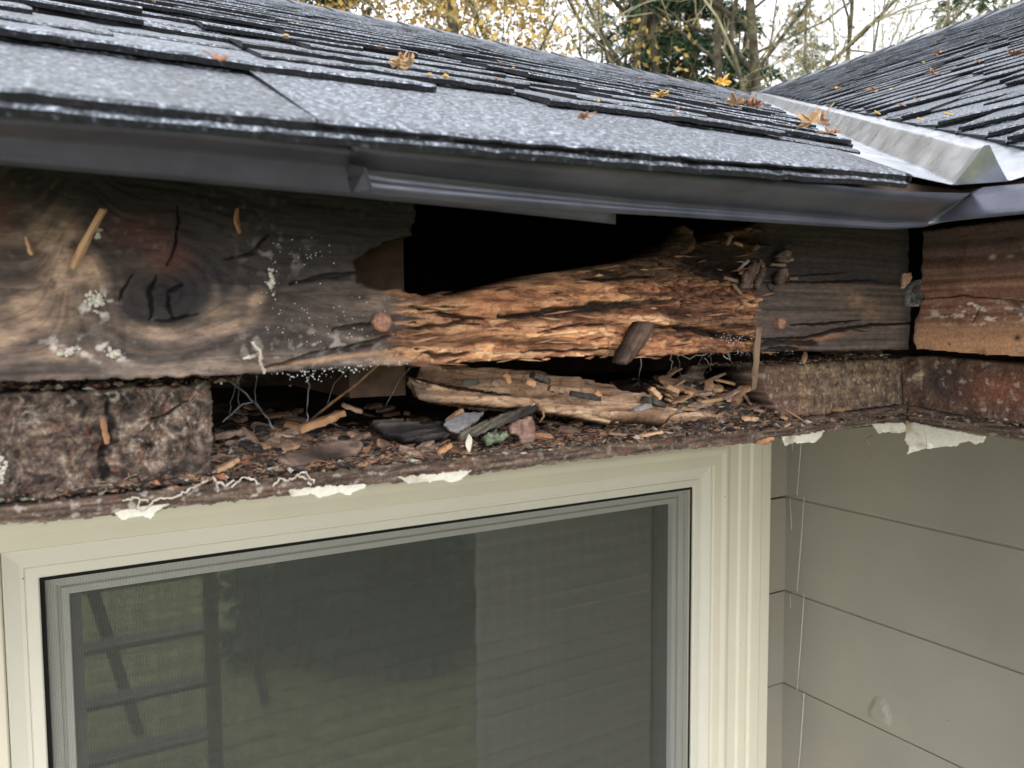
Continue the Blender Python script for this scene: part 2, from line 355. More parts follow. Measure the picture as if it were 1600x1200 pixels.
    cR = [crack(A, B, [q(1235, 508), q(1290, 506), q(1345, 500)], .0012, 20), crack(A, B, [q(1190, 530), q(1260, 528), q(1310, 516), q(1360, 508), q(1425, 505)], .0017, 21),
          crack(A, B, [q(1300, 520), q(1330, 514), q(1360, 518)], .0008, 22), crack(A, B, [q(1195, 441), q(1300, 440), q(1375, 437)], .0010, 23), crack(A, B, [q(1240, 430), q(1290, 428), q(1330, 425)], .0007, 24), crack(A, B, [q(1180, 540), q(1240, 534), q(1280, 537)], .003, 25, .002),
          crack(A, B, [q(1200, 545), q(1230, 544), q(1250, 546)], .0022, 28, .002)]
    cRm = np.max(cR, 0)*mR
    h = mL*hL+mM*hM+mR*hR-.0035*cL-.0045*cMm-.0035*cRm
    fas_h.s = dict(mL=mL, mM=mM, mR=mR, cr=np.maximum(np.maximum(cL, cMm), cRm), cube=cube*np.clip(cubew, .05, 1), fib=fib, lf=lf, fr=fr, wid=wid, wid2=wid2, deep=deep, we2=we2, r=r, ph=ph, xr=xr, topR=topR, hollow=hollow, cubew=cubew, dv=dv, thin=thin, micro=micro)
    return h, None
def fas_c(A, B, d, h):
    s = fas_h.s
    # stained left
    g = fbm(A*12, s['ph']*170, 4, 61)*.5+.5
    cL = ramp(g, [(.2, (44, 38, 38)), (.42, (78, 68, 66)), (.58, (112, 98, 90)), (.8, (150, 132, 118))])
    blot = fbm(A*22, B*30, 4, 62)
    dk2 = np.clip(gauss(A, B, q(330, 400), .048, .024)*1.5+.9*blot*gauss(A, B, q(330, 430), .05, .03), 0, 1); cL = mixc(cL, L(44, 41, 46)*(.7+.6*g[..., None]), dk2*.72)
    blk = sst(.05, .35, fbm(A*45, B*60, 4, 251)); cL = mixc(cL, L(38, 32, 32), blk*.45)
    dark = sst(q(250, 400)[1]-.012, q(250, 340)[1], B+.010*blot)
    cL = mixc(cL, L(40, 38, 44), np.clip(dark*.9, 0, 1))
    cL = mixc(cL, L(36, 36, 42), np.clip(1.3*gauss(A, B, kn, .018, .012), 0, 1)*.9)
    cL = mixc(cL, L(120, 66, 52), np.clip(gauss(A, B, q(262, 400), .008, .006)*1.2*(.6+blot), 0, 1)*.75)
    cL = mixc(cL, L(108, 56, 46), np.clip(gauss(A, B, q(205, 360), .012, .007)+gauss(A, B, q(5, 335), .004, .01), 0, 1)*.45)
    n5 = fbm(A*70, B*110, 4, 63)
    arc = np.exp(-((B-(q(270, 522)[1]+.0000+6.5*(A-q(270, 520)[0])**2))/.0024)**2)*np.exp(-((A-q(275, 0)[0])/.024)**4)
    tan = np.clip(gauss(A, B, q(50, 478), .026, .0050, .40)*1.7+gauss(A, B, q(110, 410), .005, .011, -.7)*1.5+gauss(A, B, q(128, 425), .004, .008)+gauss(A, B, q(75, 370), .012, .009)*.7+arc*1.3+gauss(A, B, q(20, 520), .02, .004, .3)+gauss(A, B, q(350, 482), .006, .003, .4)*1.1+gauss(A, B, q(90, 552), .012, .0025)+gauss(A, B, q(400, 470), .005, .003, .9)+gauss(A, B, q(585, 465), .008, .004)*.9, 0, 1)
    cL = mixc(cL, ramp(n5*.5+.5, [(.2, (134, 108, 90)), (.8, (188, 158, 132))]), np.clip(tan*(.8+1.2*n5+1.6*(g-.5)), 0, 1))
    ring = (np.sin((s['r']+.002*fbm(A*40, B*40, 3, 64))*900)*.5+.5)*sst(.0125, .017, s['r'])*(B < kn[1]+.003)*np.exp(-((s['r']-.02)/.012)**2)
    cL = mixc(cL, L(128, 112, 100), ring*.45)
    m6 = fbm(A*180, B*200, 3, 66); white = np.clip(sst(.08, .32, m6)*(gauss(A, B, q(150, 475), .005, .005)*2+gauss(A, B, q(115, 540), .014, .003)*1.2+gauss(A, B, q(175, 555), .008, .003)+.5*gauss(A, B, q(480, 540), .03, .008)+.35*gauss(A, B, q(430, 400), .012, .008)), 0, 1)
    cL = mixc(cL, L(206, 202, 196), white*.9)
    mo = sst(.05, .3, fbm(A*45, B*45, 4, 67))*gauss(A, B, q(260, 470), .02, .012); cL = mixc(cL, L(82, 84, 78), mo*.6)
    gl = np.abs(perlin(A*16+.3*fbm(A*30, B*30, 2, 221), s['ph']*420, 222)); cL = mixc(cL, cL*.55, (1-sst(0, .12, gl))*.75)
    mo2 = sst(.12, .35, fbm(A*260, B*260, 3, 223))*sst(-.05, .3, fbm(A*35, B*45, 3, 224)); cL = mixc(cL, L(128, 124, 118), mo2*.22)
    mo3 = sst(.15, .4, fbm(A*180, B*220, 3, 226))*sst(.0, .35, fbm(A*28, B*35, 3, 227)); cL = mixc(cL, L(34, 32, 34), mo3*.55)
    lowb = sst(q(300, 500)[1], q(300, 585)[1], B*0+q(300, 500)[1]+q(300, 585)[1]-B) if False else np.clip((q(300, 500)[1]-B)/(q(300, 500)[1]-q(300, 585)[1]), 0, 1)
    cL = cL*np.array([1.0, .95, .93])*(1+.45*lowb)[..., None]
    lowsplit = np.clip(gauss(A, B, q(520, 560), .028, .0012, .10)+gauss(A, B, q(620, 560), .012, .004)*.7, 0, 1); cL = mixc(cL, L(176, 136, 100), lowsplit)
    # rot
    t = s['fib']*.45+.53+.10*s['micro']+.26*(s['wid']-.5)+.14*(s['wid2']-.5)+.14*fbm(A*9, B*40, 3, 71)+.10*np.sin(s['lf']*2.3)
    cM = ramp(t, [(.12, (70, 48, 38)), (.32, (122, 82, 58)), (.48, (164, 112, 78)), (.64, (192, 142, 102)), (.85, (218, 180, 140))])
    cM = cM*(1+.5*fbm(A*14, (B+s['dv'])*70, 3, 76))[..., None]; cM = mixc(cM, L(70, 44, 32), sst(.06, .36, fbm(A*11, (B+s['dv'])*95, 3, 77))*.8); cM = mixc(cM, L(228, 188, 146), sst(.2, .5, fbm(A*13, (B+s['dv'])*120, 3, 78))*.6); redm = fbm(A*20, (B+s['dv'])*120, 3, 72); cM = mixc(cM, L(160, 74, 40), sst(.1, .5, redm)*.5*gauss(A, B, q(920, 500), .12, .008))
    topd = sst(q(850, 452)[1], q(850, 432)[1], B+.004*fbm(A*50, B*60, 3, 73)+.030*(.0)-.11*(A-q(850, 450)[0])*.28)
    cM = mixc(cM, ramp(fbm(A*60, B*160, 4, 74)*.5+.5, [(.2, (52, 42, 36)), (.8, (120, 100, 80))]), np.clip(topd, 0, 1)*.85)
    cM = mixc(cM, ramp(t, [(.2, (64, 44, 34)), (.8, (150, 104, 74))]), sst(.62, .95, s['xr'])*.6)
    cM = mixc(cM, ramp(t, [(.2, (74, 52, 40)), (.8, (170, 130, 98))]), (1-sst(.0, .2, s['xr']))*.7)
    cM = mixc(cM, L(34, 26, 22), np.clip(s['cube']*.85+np.clip(1-s['we2']/.12, 0, 1)*.5*np.clip(s['cubew'], .1, 1), 0, 1))
    cM = cM*1.36*np.array([1.10, .95, .80]); cM = mixc(cM, L(44, 28, 20), s['thin']*.8)
    cM = mixc(cM, L(52, 34, 27), s['deep']*.6)
    edgeS = (1-sst(.0, .10, s['fr']))*.55; cM = mixc(cM, L(70, 40, 24), edgeS)
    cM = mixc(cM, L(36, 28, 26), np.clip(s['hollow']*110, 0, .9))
    # right
    gR = fbm(A*9, B*420, 4, 81)*.5+.5
    cR = ramp(gR, [(.2, (52, 44, 42)), (.5, (82, 68, 62)), (.8, (112, 94, 84))])
    cR = mixc(cR, L(46, 42, 46), s['topR']*.75)
    cR = mixc(cR, L(150, 112, 76), np.clip(gauss(A, B, q(1345, 475), .022, .0045, -.35)*(.6+1.4*fbm(A*70, B*120, 4, 82)), 0, 1)*.85)
    cR = mixc(cR, L(142, 92, 56), np.clip(gauss(A, B, q(1290, 527), .02, .0016, .12)*1.2+gauss(A, B, q(1245, 538), .006, .003), 0, 1)*.8)
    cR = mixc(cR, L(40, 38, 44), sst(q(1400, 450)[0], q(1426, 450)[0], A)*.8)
    cR = cR*1.35
    c = cL*s['mL'][..., None]*1.1+cM*s['mM'][..., None]+cR*s['mR'][..., None]
    c = mixc(c, L(24, 18, 17), np.clip(s['cr']*(.9-.35*s['mL']), 0, 1))
    wide = 1-sst(.0, .0022, d); c = mixc(c, L(40, 32, 28), wide*.6*(s['mL']+s['mR'])*.8)
    return c*KW
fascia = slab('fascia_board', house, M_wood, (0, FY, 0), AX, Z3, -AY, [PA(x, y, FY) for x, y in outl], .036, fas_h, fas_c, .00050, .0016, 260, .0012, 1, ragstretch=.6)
tag(fascia, 'black stained fascia board rotted to orange fibres in its middle')
mb = MB(); SR = random.Random(63); SC = [L(*c)*KW*1.25 for c in ((112, 74, 50), (146, 98, 62), (176, 124, 80), (190, 144, 102), (60, 40, 30), (138, 84, 50))]
for i in range(150):
    px = SR.uniform(610, 1190); lo = np.interp(px, [600, 1000, 1190], [570, 556, 548]); hi = np.interp(px, [610, 740, 900, 1040, 1190], [462, 460, 424, 400, 392]); py = SR.uniform(hi, lo)
    if SR.random() < .25: py = SR.choice([hi, lo])+SR.uniform(-2, 3)
    p = PA(px, py, FY-SR.uniform(.0008, .0042)); l = SR.uniform(.004, .020); w_ = SR.uniform(.0002, .0008); a = SR.gauss(.03, .10); y_ = SR.gauss(0, .10)
    d = np.array([math.cos(a), y_, math.sin(a)])*l; m_ = p+d*.5+np.array([0, -SR.uniform(0, .0007), SR.uniform(-.0005, .0005)])
    v = [p-d*.0+np.array([0, 0, -w_*.3]), m_+np.array([0, 0, -w_]), p+d, m_+np.array([0, 0, w_]), m_+np.array([0, .0008, 0]), m_+np.array([0, -.0005, w_*.2])]
    mb.add(v, [(0, 1, 5), (1, 2, 5), (2, 3, 5), (3, 0, 5), (0, 4, 1), (1, 4, 2), (2, 4, 3), (3, 4, 0)], 0, SC[SR.randrange(6)])
o = mb.build('loose_fibres', M_wood, fascia, attr=True); o['kind'] = 'stuff'
def nail(px, py, r):
    b = MB(); p = PA(px, py, FY-.0035); n = 14; vs = []; fs = []
    for k, (rr, h) in enumerate(((.55, .010), (1.0, .0), (.98, -.0012), (.6, -.0020), (.18, -.0016))):
        for j in range(n):
            a = 2*math.pi*j/n; jt = 1+.07*math.sin(j*2.7+k); vs.append((p[0]+r*rr*jt*math.cos(a), p[1]+h, p[2]+r*rr*jt*math.sin(a)))
    for k in range(4):
        for j in range(n): fs.append((k*n+j, k*n+(j+1) % n, (k+1)*n+(j+1) % n, (k+1)*n+j))
    fs.append(tuple(range(4*n, 5*n))); b.add(vs, fs); return b.build('nail', M_nail, fascia, smooth=True, local=p)
nail(597, 503, .0044); nail(1220, 505, .0034)

# ---- fascia board on the right eave
pB = lambda px, py, X=FX: PB(px, py, X)
def qb(px, py, X=FX): p = PB(px, py, X); return (p[1], p[2])
def fb_h(A, B, d):
    gr = .0011*np.sin((B+.0016*fbm(A*14, B*30, 3, 3))*520)*(.5+.5*fbm(A*8, B*60, 2, 5))+.0005*fbm(A*20, B*300, 4, 6)+.0006*fbm(A*60, B*80, 3, 7)
    c = np.max([crack(A, B, [qb(1436, 468), qb(1500, 462), qb(1600, 470)], .0007, 3), crack(A, B, [qb(1530, 480), qb(1520, 505)], .0009, 4)], 0)
    dk = crack(A, B, [qb(1575, 470), qb(1600, 490)], .003, 9, .002)
    fb_h.c = np.maximum(c, dk*.6); return gr-.002*c-.0015*dk, None
def fb_c(A, B, d, h):
    g = fbm(A*7, (B+.0016*fbm(A*14, B*30, 3, 3))*330, 4, 91)*.5+.5
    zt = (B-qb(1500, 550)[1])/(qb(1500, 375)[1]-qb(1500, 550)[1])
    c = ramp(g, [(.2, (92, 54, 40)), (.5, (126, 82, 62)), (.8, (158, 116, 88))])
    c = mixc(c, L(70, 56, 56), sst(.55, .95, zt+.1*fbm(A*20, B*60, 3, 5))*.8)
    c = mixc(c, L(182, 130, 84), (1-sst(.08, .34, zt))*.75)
    n = fbm(A*110, B*230, 4, 93); n2 = fbm(A*40, B*50, 3, 94)
    c = mixc(c, L(206, 190, 180), np.clip(sst(.05, .35, n)*gauss(A, B, qb(1530, 492), .034, .006)*1.4+sst(.1, .4, n)*gauss(A, B, qb(1515, 475), .005, .008), 0, 1)*.85)
    c = mixc(c, L(60, 38, 30), sst(.12, .4, n2)*.4)
    c = mixc(c, L(190, 148, 108), gauss(A, B, qb(1550, 402), .002, .0015)+gauss(A, B, qb(1578, 400), .002, .001)*.7)
    c = mixc(c, L(24, 18, 16), gauss(A, B, qb(1590, 528), .0022, .0018)+gauss(A, B, qb(1484, 538), .0008, .0008))
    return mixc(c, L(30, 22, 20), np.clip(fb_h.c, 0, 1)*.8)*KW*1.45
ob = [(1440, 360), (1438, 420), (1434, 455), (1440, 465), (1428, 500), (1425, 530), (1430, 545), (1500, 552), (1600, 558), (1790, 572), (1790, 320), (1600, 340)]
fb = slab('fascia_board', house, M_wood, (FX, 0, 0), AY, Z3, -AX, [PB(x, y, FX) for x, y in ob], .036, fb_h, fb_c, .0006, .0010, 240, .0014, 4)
tag(fb, 'reddish brown sawn fascia board with white flecks on the adjoining eave')

# ---- nailers (blocking) under the fascia boards
NY, NX, SY, SX = .366, .546, .353, .533
def rough_h(seed, k=1.0):
    def f(A, B, d):
        w1, we, wid = worley(A*110, B*110, seed); f.w = wid; f.e = we
        f.l = fbm(A*60, B*60, 5, seed+1); return k*(.0016*f.l+.0012*(wid-.5)+.0008*fbm(A*300, B*300, 3, seed+2)-.002*np.clip(f.x(A, B) if f.x else 0, 0, 1)), None
    f.x = None; return f
nlh = rough_h(5, 1.5); qn = lambda px, py: q(px, py, NY)
nlh.x = lambda A, B: np.max([crack(A, B, [qn(165, 620), qn(170, 660), qn(158, 720), qn(165, 760)], .0022, 5, .003), gauss(A, B, qn(230, 697), .0018, .0012)*2, crack(A, B, [qn(290, 625), qn(260, 645), qn(235, 655)], .0008, 6)], 0)
def nl_c(A, B, d, h):
    n = fbm(A*160+1.5*fbm(A*60, B*60, 2, 11), B*160, 4, 12)*.5+.5; n = n+.30*(ridge(A*260+3*fbm(A*80, B*80, 2, 13), B*140, 2, 16)-.5)
    c = ramp(n, [(.2, (46, 37, 34)), (.42, (90, 74, 66)), (.6, (128, 106, 92)), (.8, (176, 154, 134))])
    right = sst(qn(165, 0)[0]-.002, qn(175, 0)[0], A+.002*fbm(B*90, A*50, 2, 3)); c = mixc(c, c*1.12+L(60, 48, 34)*.25, right)
    fib = ridge(A*85+2*fbm(A*60, B*60, 2, 1), B*85, 2, 14); spk = fbm(A*420, B*420, 3, 231); c = c*(1+.55*spk)[..., None]
    gb = fbm(A*14, B*190, 3, 260); c = c*(1+.45*gb)[..., None]; c = mixc(c, L(30, 26, 28), sst(.05, .35, fbm(A*32, B*38, 3, 261))*.55); c = mixc(c, L(206, 196, 182), sst(.70, .92, fib)*(1-right*.6)*.8*sst(-.1, .3, fbm(A*30, B*30, 2, 15)))
    c = mixc(c, L(156, 98, 56), np.clip(sst(.1, .45, fbm(A*60, B*60, 3, 16))*(gauss(A, B, qn(220, 658), .010, .0045)+gauss(A, B, qn(270, 650), .010, .0045)*.7+gauss(A, B, qn(52, 690), .005, .004)+gauss(A, B, qn(15, 690), .004, .004)), 0, 1)*.85)
    c = mixc(c, L(20, 17, 18), np.clip(nlh.x(A, B), 0, 1)*.85)
    sp = sst(.18, .4, fbm(A*500, B*500, 3, 17))*sst(.0, .3, fbm(A*40, B*40, 3, 18)); c = mixc(c, L(196, 188, 178), sp*.6)
    so_ = sst(.2, .45, fbm(A*200, B*200, 3, 19)); c = mixc(c, L(148, 84, 58), so_*.35)
    c = mixc(c, L(140, 128, 120), (1-sst(0, .0022, d))*.5)
    return c*KW*.95
n1 = slab('nailer_block', house, M_dirt, (0, NY-.004, 0), AX, Z3, -AY, [PA(x, y, NY-.004) for x, y in [(-90, 618), (0, 614), (100, 611), (200, 606), (330, 601), (334, 640), (333, 700), (331, 752), (200, 770), (0, 800), (-90, 812)]], .04, nlh, nl_c, .0005, .0016, 200, .0016, 6)
tag(n1, 'dirt caked nailer block with white fungus threads under the stained board')
nrh = rough_h(25, .8); qn2 = lambda px, py: q(px, py, NY)
def nr_c(A, B, d, h):
    n = fbm(A*120, B*120, 5, 31)*.5+.5; g = fbm(A*10, B*260, 3, 33)*.5+.5
    c = ramp(n*.7+g*.3, [(.2, (58, 48, 42)), (.45, (104, 84, 68)), (.65, (138, 112, 86)), (.88, (168, 140, 108))])
    xl = qn2(1247, 600)[0]; sm = 1-sst(-.0008, .0008, A-xl); c = mixc(c, ramp(g, [(.2, (88, 62, 52)), (.8, (122, 92, 78))]), sm)
    c = mixc(c, L(172, 128, 78), np.clip(gauss(A, B, qn2(1305, 645), .016, .003, .15)+gauss(A, B, qn2(1258, 620), .004, .01)*.5, 0, 1)*(.6+.8*n)*.8)
    sp = sst(.22, .45, fbm(A*170, B*170, 4, 37)); c = mixc(c, L(176, 166, 150), sp*.45); c = c*(1+.5*fbm(A*380, B*380, 3, 537))[..., None]
    sp = sst(.15, .4, fbm(A*260, B*260, 3, 38)); c = mixc(c, L(40, 34, 32), sp*.6*(1-sm))
    return c*KW*1.55
n2 = slab('nailer_block', house, M_dirt, (0, NY, 0), AX, Z3, -AY, [PA(x, y, NY) for x, y in [(1198, 570), (1300, 566), (1400, 560), (1440, 556), (1440, 650), (1390, 656), (1300, 662), (1240, 668), (1222, 650), (1200, 620), (1192, 600)]], .036, nrh, nr_c, .0005, .0010, 240, .0012, 7)
tag(n2, 'ochre speckled nailer block between the rot hole and the inner corner')
nbh = rough_h(45, .8); qn3 = lambda px, py: qb(px, py, NX)
def nb_c(A, B, d, h):
    n = fbm(A*110, B*110, 5, 51)*.5+.5
    c = ramp(n, [(.2, (58, 44, 38)), (.5, (106, 78, 62)), (.8, (146, 116, 92))])
    c = mixc(c, L(48, 46, 50), np.clip(gauss(A, B, qn3(1485, 600), .018, .012)*1.4*(.6+n), 0, 1)*.85)
    c = mixc(c, L(128, 68, 48), gauss(A, B, qn3(1565, 610), .03, .012)*.7)
    c = mixc(c, L(196, 176, 130), gauss(A, B, qn3(1434, 586), .005, .0022, -.4)*sst(.3, .6, n))
    c = mixc(c, L(26, 22, 26), sst(qn3(0, 572)[1] if False else qb(1600, 592, NX)[1], qb(1600, 560, NX)[1], B)*sst(qb(1520, 600, NX)[0], qb(1600, 600, NX)[0], A)*.7)
    sp = sst(.22, .45, fbm(A*170, B*170, 4, 57)); c = mixc(c, L(176, 166, 150), sp*.45); c = c*(1+.5*fbm(A*380, B*380, 3, 557))[..., None]
    return c*KW*1.4
n3 = slab('nailer_block', house, M_dirt, (NX, 0, 0), AY, Z3, -AX, [PB(x, y, NX) for x, y in [(1407, 557), (1450, 556), (1500, 560), (1600, 568), (1780, 580), (1780, 705), (1600, 672), (1500, 660), (1409, 648)]], .036, nbh, nb_c, .0006, .0008, 240, .0012, 8)
tag(n3, 'reddish nailer block with black stain right of the inner corner')

# ---- soffit boards with a decayed front edge
sof = MB()
sof.box((-1.6, SY+.011, -.0715), (SX+.01, WY+.03, -.0645)); so1 = sof.build('soffit_board', M_ply, house)
sof = MB(); sof.box((SX+.011, -.88, -.0712), (WX+.02, WY+.03, -.0648)); so2 = sof.build('soffit_board', M_ply, house)
def se_h(seed):
    def f(A, B, d):
        f.f = fbm(A*40, B*500, 4, seed); return .0014*fbm(A*60, B*180, 4, seed+1)+.0008*ridge(A*50, B*500, 2, seed+2), None
    return f
def se_c(fn, seed, bright):
    def f(A, B, d, h):
        n = fn.f*.5+.5; c = ramp(n, [(.2, (46, 36, 32)), (.45, (82, 66, 56)), (.65, (116, 96, 80)), (.85, (152, 130, 110))])
        m = fbm(A*70, B*110, 4, seed+5); c = mixc(c, L(120, 74, 58), sst(.1, .4, m)*.4)
        c = c*(1+.5*fbm(A*300, B*500, 3, seed+9))[..., None]; sp = sst(.18, .42, fbm(A*200, B*260, 3, seed+7)); c = mixc(c, L(196, 184, 176), sp*.55*bright(A))
        c = mixc(c, L(156, 128, 112), (1-sst(0, .0016, d))*.5*(B < -.066))
        return c*KW*1.2
    return f
h1 = se_h(70)
ea = slab('decayed_edge', so1, M_dirt, (0, SY, 0), AX, Z3, -AY, [PA(x, y, SY) for x, y in [(-90, 800), (0, 790), (100, 780), (200, 770), (330, 755), (430, 745), (600, 724), (800, 700), (960, 686), (1100, 674), (1200, 666), (1259, 655), (1340, 644), (1420, 634), (1420, 660), (1340, 668), (1225, 687), (1190, 692), (1100, 700), (1000, 710), (930, 718), (800, 734), (700, 748), (600, 757), (500, 770), (330, 788), (240, 800), (130, 812), (60, 818), (0, 823), (-90, 832)]], .011, h1, se_c(h1, 70, lambda A: 1-sst(.0, .25, A)*.6), .0005, .0016, 200, .0014, 9)
h2 = se_h(80)
eb = slab('decayed_edge', so2, M_dirt, (SX, 0, 0), AY, Z3, -AX, [PB(x, y, SX) for x, y in [(1418, 634), (1440, 640), (1500, 652), (1600, 669), (1780, 700), (1780, 725), (1600, 691), (1500, 674), (1440, 664), (1416, 661)]], .011, h2, se_c(h2, 80, lambda A: .5), .0005, .0010, 200, .0014, 10)
def flake(px, parent, plane, lab=None, bend=.003, seed=1):
    fl = lambda A, B, d: (.0012*fbm(A*60, B*60, 4, seed)-bend*sst(0, 1, (B-B.min())/(np.ptp(B)+1e-9)), None)
    fc = lambda A, B, d, h: mixc(np.broadcast_to(L(226, 222, 206), A.shape+(3,)), ramp(fbm(A*90, B*90, 4, seed)*.5+.5, [(.2, (120, 92, 70)), (.8, (206, 190, 158))]), np.clip(sst(.0, .5, fbm(A*50, B*70, 3, seed+3))*.7+sst(.35, .9, (B-B.min())/(np.ptp(B)+1e-9))*.4, 0, 1))
    if plane == 'A': o = slab('paint_flake', parent, M_flake_a, (0, SY-.003, 0), AX, Z3, -AY, [PA(x, y, SY-.003) for x, y in px], .0008, fl, fc, .0005, .0009, 300, .0004, seed)
    else: o = slab('paint_flake', parent, M_flake_a, (SX-.003, 0, 0), AY, Z3, -AX, [PB(x, y, SX-.003) for x, y in px], .0008, fl, fc, .0005, .0010, 300, .0004, seed)
    return o
M_flake_a = attr_mat('peeled_paint', .55, .3, 500, .12, .0003)
flake([(178, 800), (230, 790), (272, 786), (250, 798), (236, 812), (222, 808), (190, 814)], so1, 'A', seed=1)
flake([(448, 766), (500, 760), (575, 756), (572, 764), (545, 776), (530, 772), (512, 777), (500, 781), (490, 774), (470, 777), (456, 779)], so1, 'A', seed=2)
flake([(622, 746), (680, 740), (742, 734), (730, 745), (722, 752), (705, 756), (690, 752), (640, 758)], so1, 'A', seed=3)
flake([(1224, 682), (1260, 679), (1292, 672), (1284, 684), (1276, 692), (1245, 693), (1228, 698)], so1, 'A', seed=4)
flake([(1366, 662), (1412, 660), (1424, 668), (1414, 676), (1402, 678), (1390, 676), (1372, 678)], so1, 'A', seed=5)
flake([(1414, 658), (1446, 664), (1448, 700), (1430, 706), (1416, 710), (1418, 698), (1412, 690), (1414, 676)], so2, 'B', seed=6)
flake([(1440, 664), (1540, 682), (1534, 692), (1526, 695), (1510, 690), (1498, 694), (1494, 698), (1476, 698), (1448, 702)], so2, 'B', seed=7)

def sag(u, s): return -(.012)*(1-float(sst(0., .40, u)))*math.exp(-max(s, 0)/.45)
# ---- rafters, sheathing and the closed back of the eave
RS = .404; YE, XE, ZE = .235, .415, .0665     # eave line of the roof planes
def zA(y): return ZE+RS*(y-YE)
def zB(x): return ZE+RS*(x-XE)
def rafter_A(xc, w=.030):
    b = MB(); x0, x1 = xc-w/2, xc+w/2; y0, y1 = .385, 1.25
    for xx in (0,):
        v = []
        for x in (x0, x1): v += [(x, y0, -.034), (x, .62, -.034), (x, y1, zA(y1)-.11), (x, y1, zA(y1)-.022), (x, y0, zA(y0)-.022)]
        b.add(v, [(0, 1, 2, 3, 4), (9, 8, 7, 6, 5)]+[(i, i+5, (i+1) % 5+5, (i+1) % 5) for i in range(5)])
    b.build('rafter', M_lumber, house)
rafter_A((q(588, 450, .385))[0]); rafter_A(-.26); rafter_A(-.66)
def rafter_B(yc, w=.038):
    b = MB(); v = []
    for y in (yc-w/2, yc+w/2): v += [(.565, y, -.045), (.8, y, -.045), (1.4, y, zB(1.4)-.11), (1.4, y, zB(1.4)-.022), (.565, y, zB(.565)-.022)]
    b.add(v, [(4, 3, 2, 1, 0), (5, 6, 7, 8, 9)]+[((i+1) % 5, (i+1) % 5+5, i+5, i) for i in range(5)]); b.build('rafter', M_lumber, house)
rafter_B(.0); rafter_B(-.4)
b = MB(); v = [(.50, .40, -.055), (.53, .37, -.055), (1.3, 1.14, zA(1.14)-.13), (1.27, 1.17, zA(1.14)-.13), (.50, .40, .085), (.53, .37, .085), (1.3, 1.14, zA(1.14)-.03), (1.27, 1.17, zA(1.14)-.03)]
b.add(v, [(0, 1, 2, 3), (7, 6, 5, 4), (0, 4, 5, 1), (1, 5, 6, 2), (2, 6, 7, 3), (3, 7, 4, 0)]); b.build('rafter', M_lumber, house)
RUN = 2.76
b = MB()   # sheathing under both planes, cut at the valley
for t0, t1 in ((-.003, -.018),):
    yr = YE+RUN; xr_ = XE+RUN
    A_ = [(-2.2, YE+.03), (XE+.03, YE+.03), (xr_, yr), (-2.2, yr)]
    gx = [i/24 for i in range(25)]; gy = [(i/24)**2 for i in range(25)]; V = []
    for t_ in (t0, t1):
        for fy in gy:
            y = YE+.03+(RUN-.03)*fy; xe = XE+.03+(RUN-.03)*fy
            for fx in gx:
                x = -2.2+(xe+2.2)*fx; V.append((x, y, zA(y)+t_+sag(x, (y-YE)*1.08)))
    Fq = [(a*25+c, a*25+c+1, a*25+c+26, a*25+c+25) for a in range(24) for c in range(24)]
    b.add(V, Fq+[tuple(i+625 for i in reversed(f)) for f in Fq]+[(j, j+625, j+626, j+1) for j in range(24)])
b.build('roof_sheathing', M_ply, house)
b = MB(); B_ = [(XE+.03, -.9), (xr_, -.9), (xr_, yr), (XE+.03, YE+.03)]
b.add([(x, y, zB(x)-.003) for x, y in B_]+[(x, y, zB(x)-.018) for x, y in B_], [(0, 1, 2, 3), (7, 6, 5, 4), (0, 4, 5, 1), (1, 5, 6, 2), (2, 6, 7, 3), (3, 7, 4, 0)])
b.build('roof_sheathing', M_ply, house)

b = MB(); b.box((-1.6, WY-.06, -.0645), (WX-.05, WY-.04, .34)); b.build('dark_cover_board', M_ply, house)  # dark boards added in front of the siding so the cavity stays dark
b = MB(); b.box((WX-.05, -.88, -.0648), (WX-.03, WY-.04, .34)); b.build('dark_cover_board', M_ply, house)
# ---- shingles
def shingle_mat():
    m, t, bs_ = nm('asphalt_shingle_granules'); g = N(t, 'ShaderNodeTexCoord')
    n1 = N(t, 'ShaderNodeTexNoise', Scale=420.0, Detail=2.0, Roughness=.8); n2 = N(t, 'ShaderNodeTexNoise', Scale=7.0, Detail=4.0); n3 = N(t, 'ShaderNodeTexVoronoi', Scale=520.0)
    for n in (n1, n2, n3): t.links.new(g.outputs['Object'], n.inputs['Vector'])
    r = N(t, 'ShaderNodeValToRGB'); e = r.color_ramp.elements; e.new(.5); e.new(.6)
    for k, (p, c) in enumerate(((.32, (20, 21, 25)), (.45, (44, 48, 54)), (.54, (84, 90, 98)), (.70, (166, 172, 180)))): e[k].position = p; e[k].color = (*lin(c), 1)
    t.links.new(n1.outputs['Fac'], r.inputs[0])
    a = N(t, 'ShaderNodeAttribute', attribute_name='Col')
    m1 = N(t, 'ShaderNodeMixRGB', blend_type='MULTIPLY'); m1.inputs[0].default_value = 1; t.links.new(r.outputs[0], m1.inputs[1]); t.links.new(a.outputs['Color'], m1.inputs[2])
    mr = N(t, 'ShaderNodeMapRange'); mr.inputs['From Min'].default_value = .3; mr.inputs['From Max'].default_value = .7; mr.inputs['To Min'].default_value = .75; mr.inputs['To Max'].default_value = 1.25; t.links.new(n2.outputs['Fac'], mr.inputs['Value'])
    vm = N(t, 'ShaderNodeVectorMath', operation='SCALE'); t.links.new(m1.outputs[0], vm.inputs[0]); t.links.new(mr.outputs[0], vm.inputs['Scale']); t.links.new(vm.outputs[0], bs_.inputs['Base Color'])
    bs_.inputs['Roughness'].default_value = .55; bs_.inputs['Specular IOR Level'].default_value = .55
    bump(t, bs_, n1.outputs['Fac'], .8, .0012); return m
M_sh = shingle_mat()
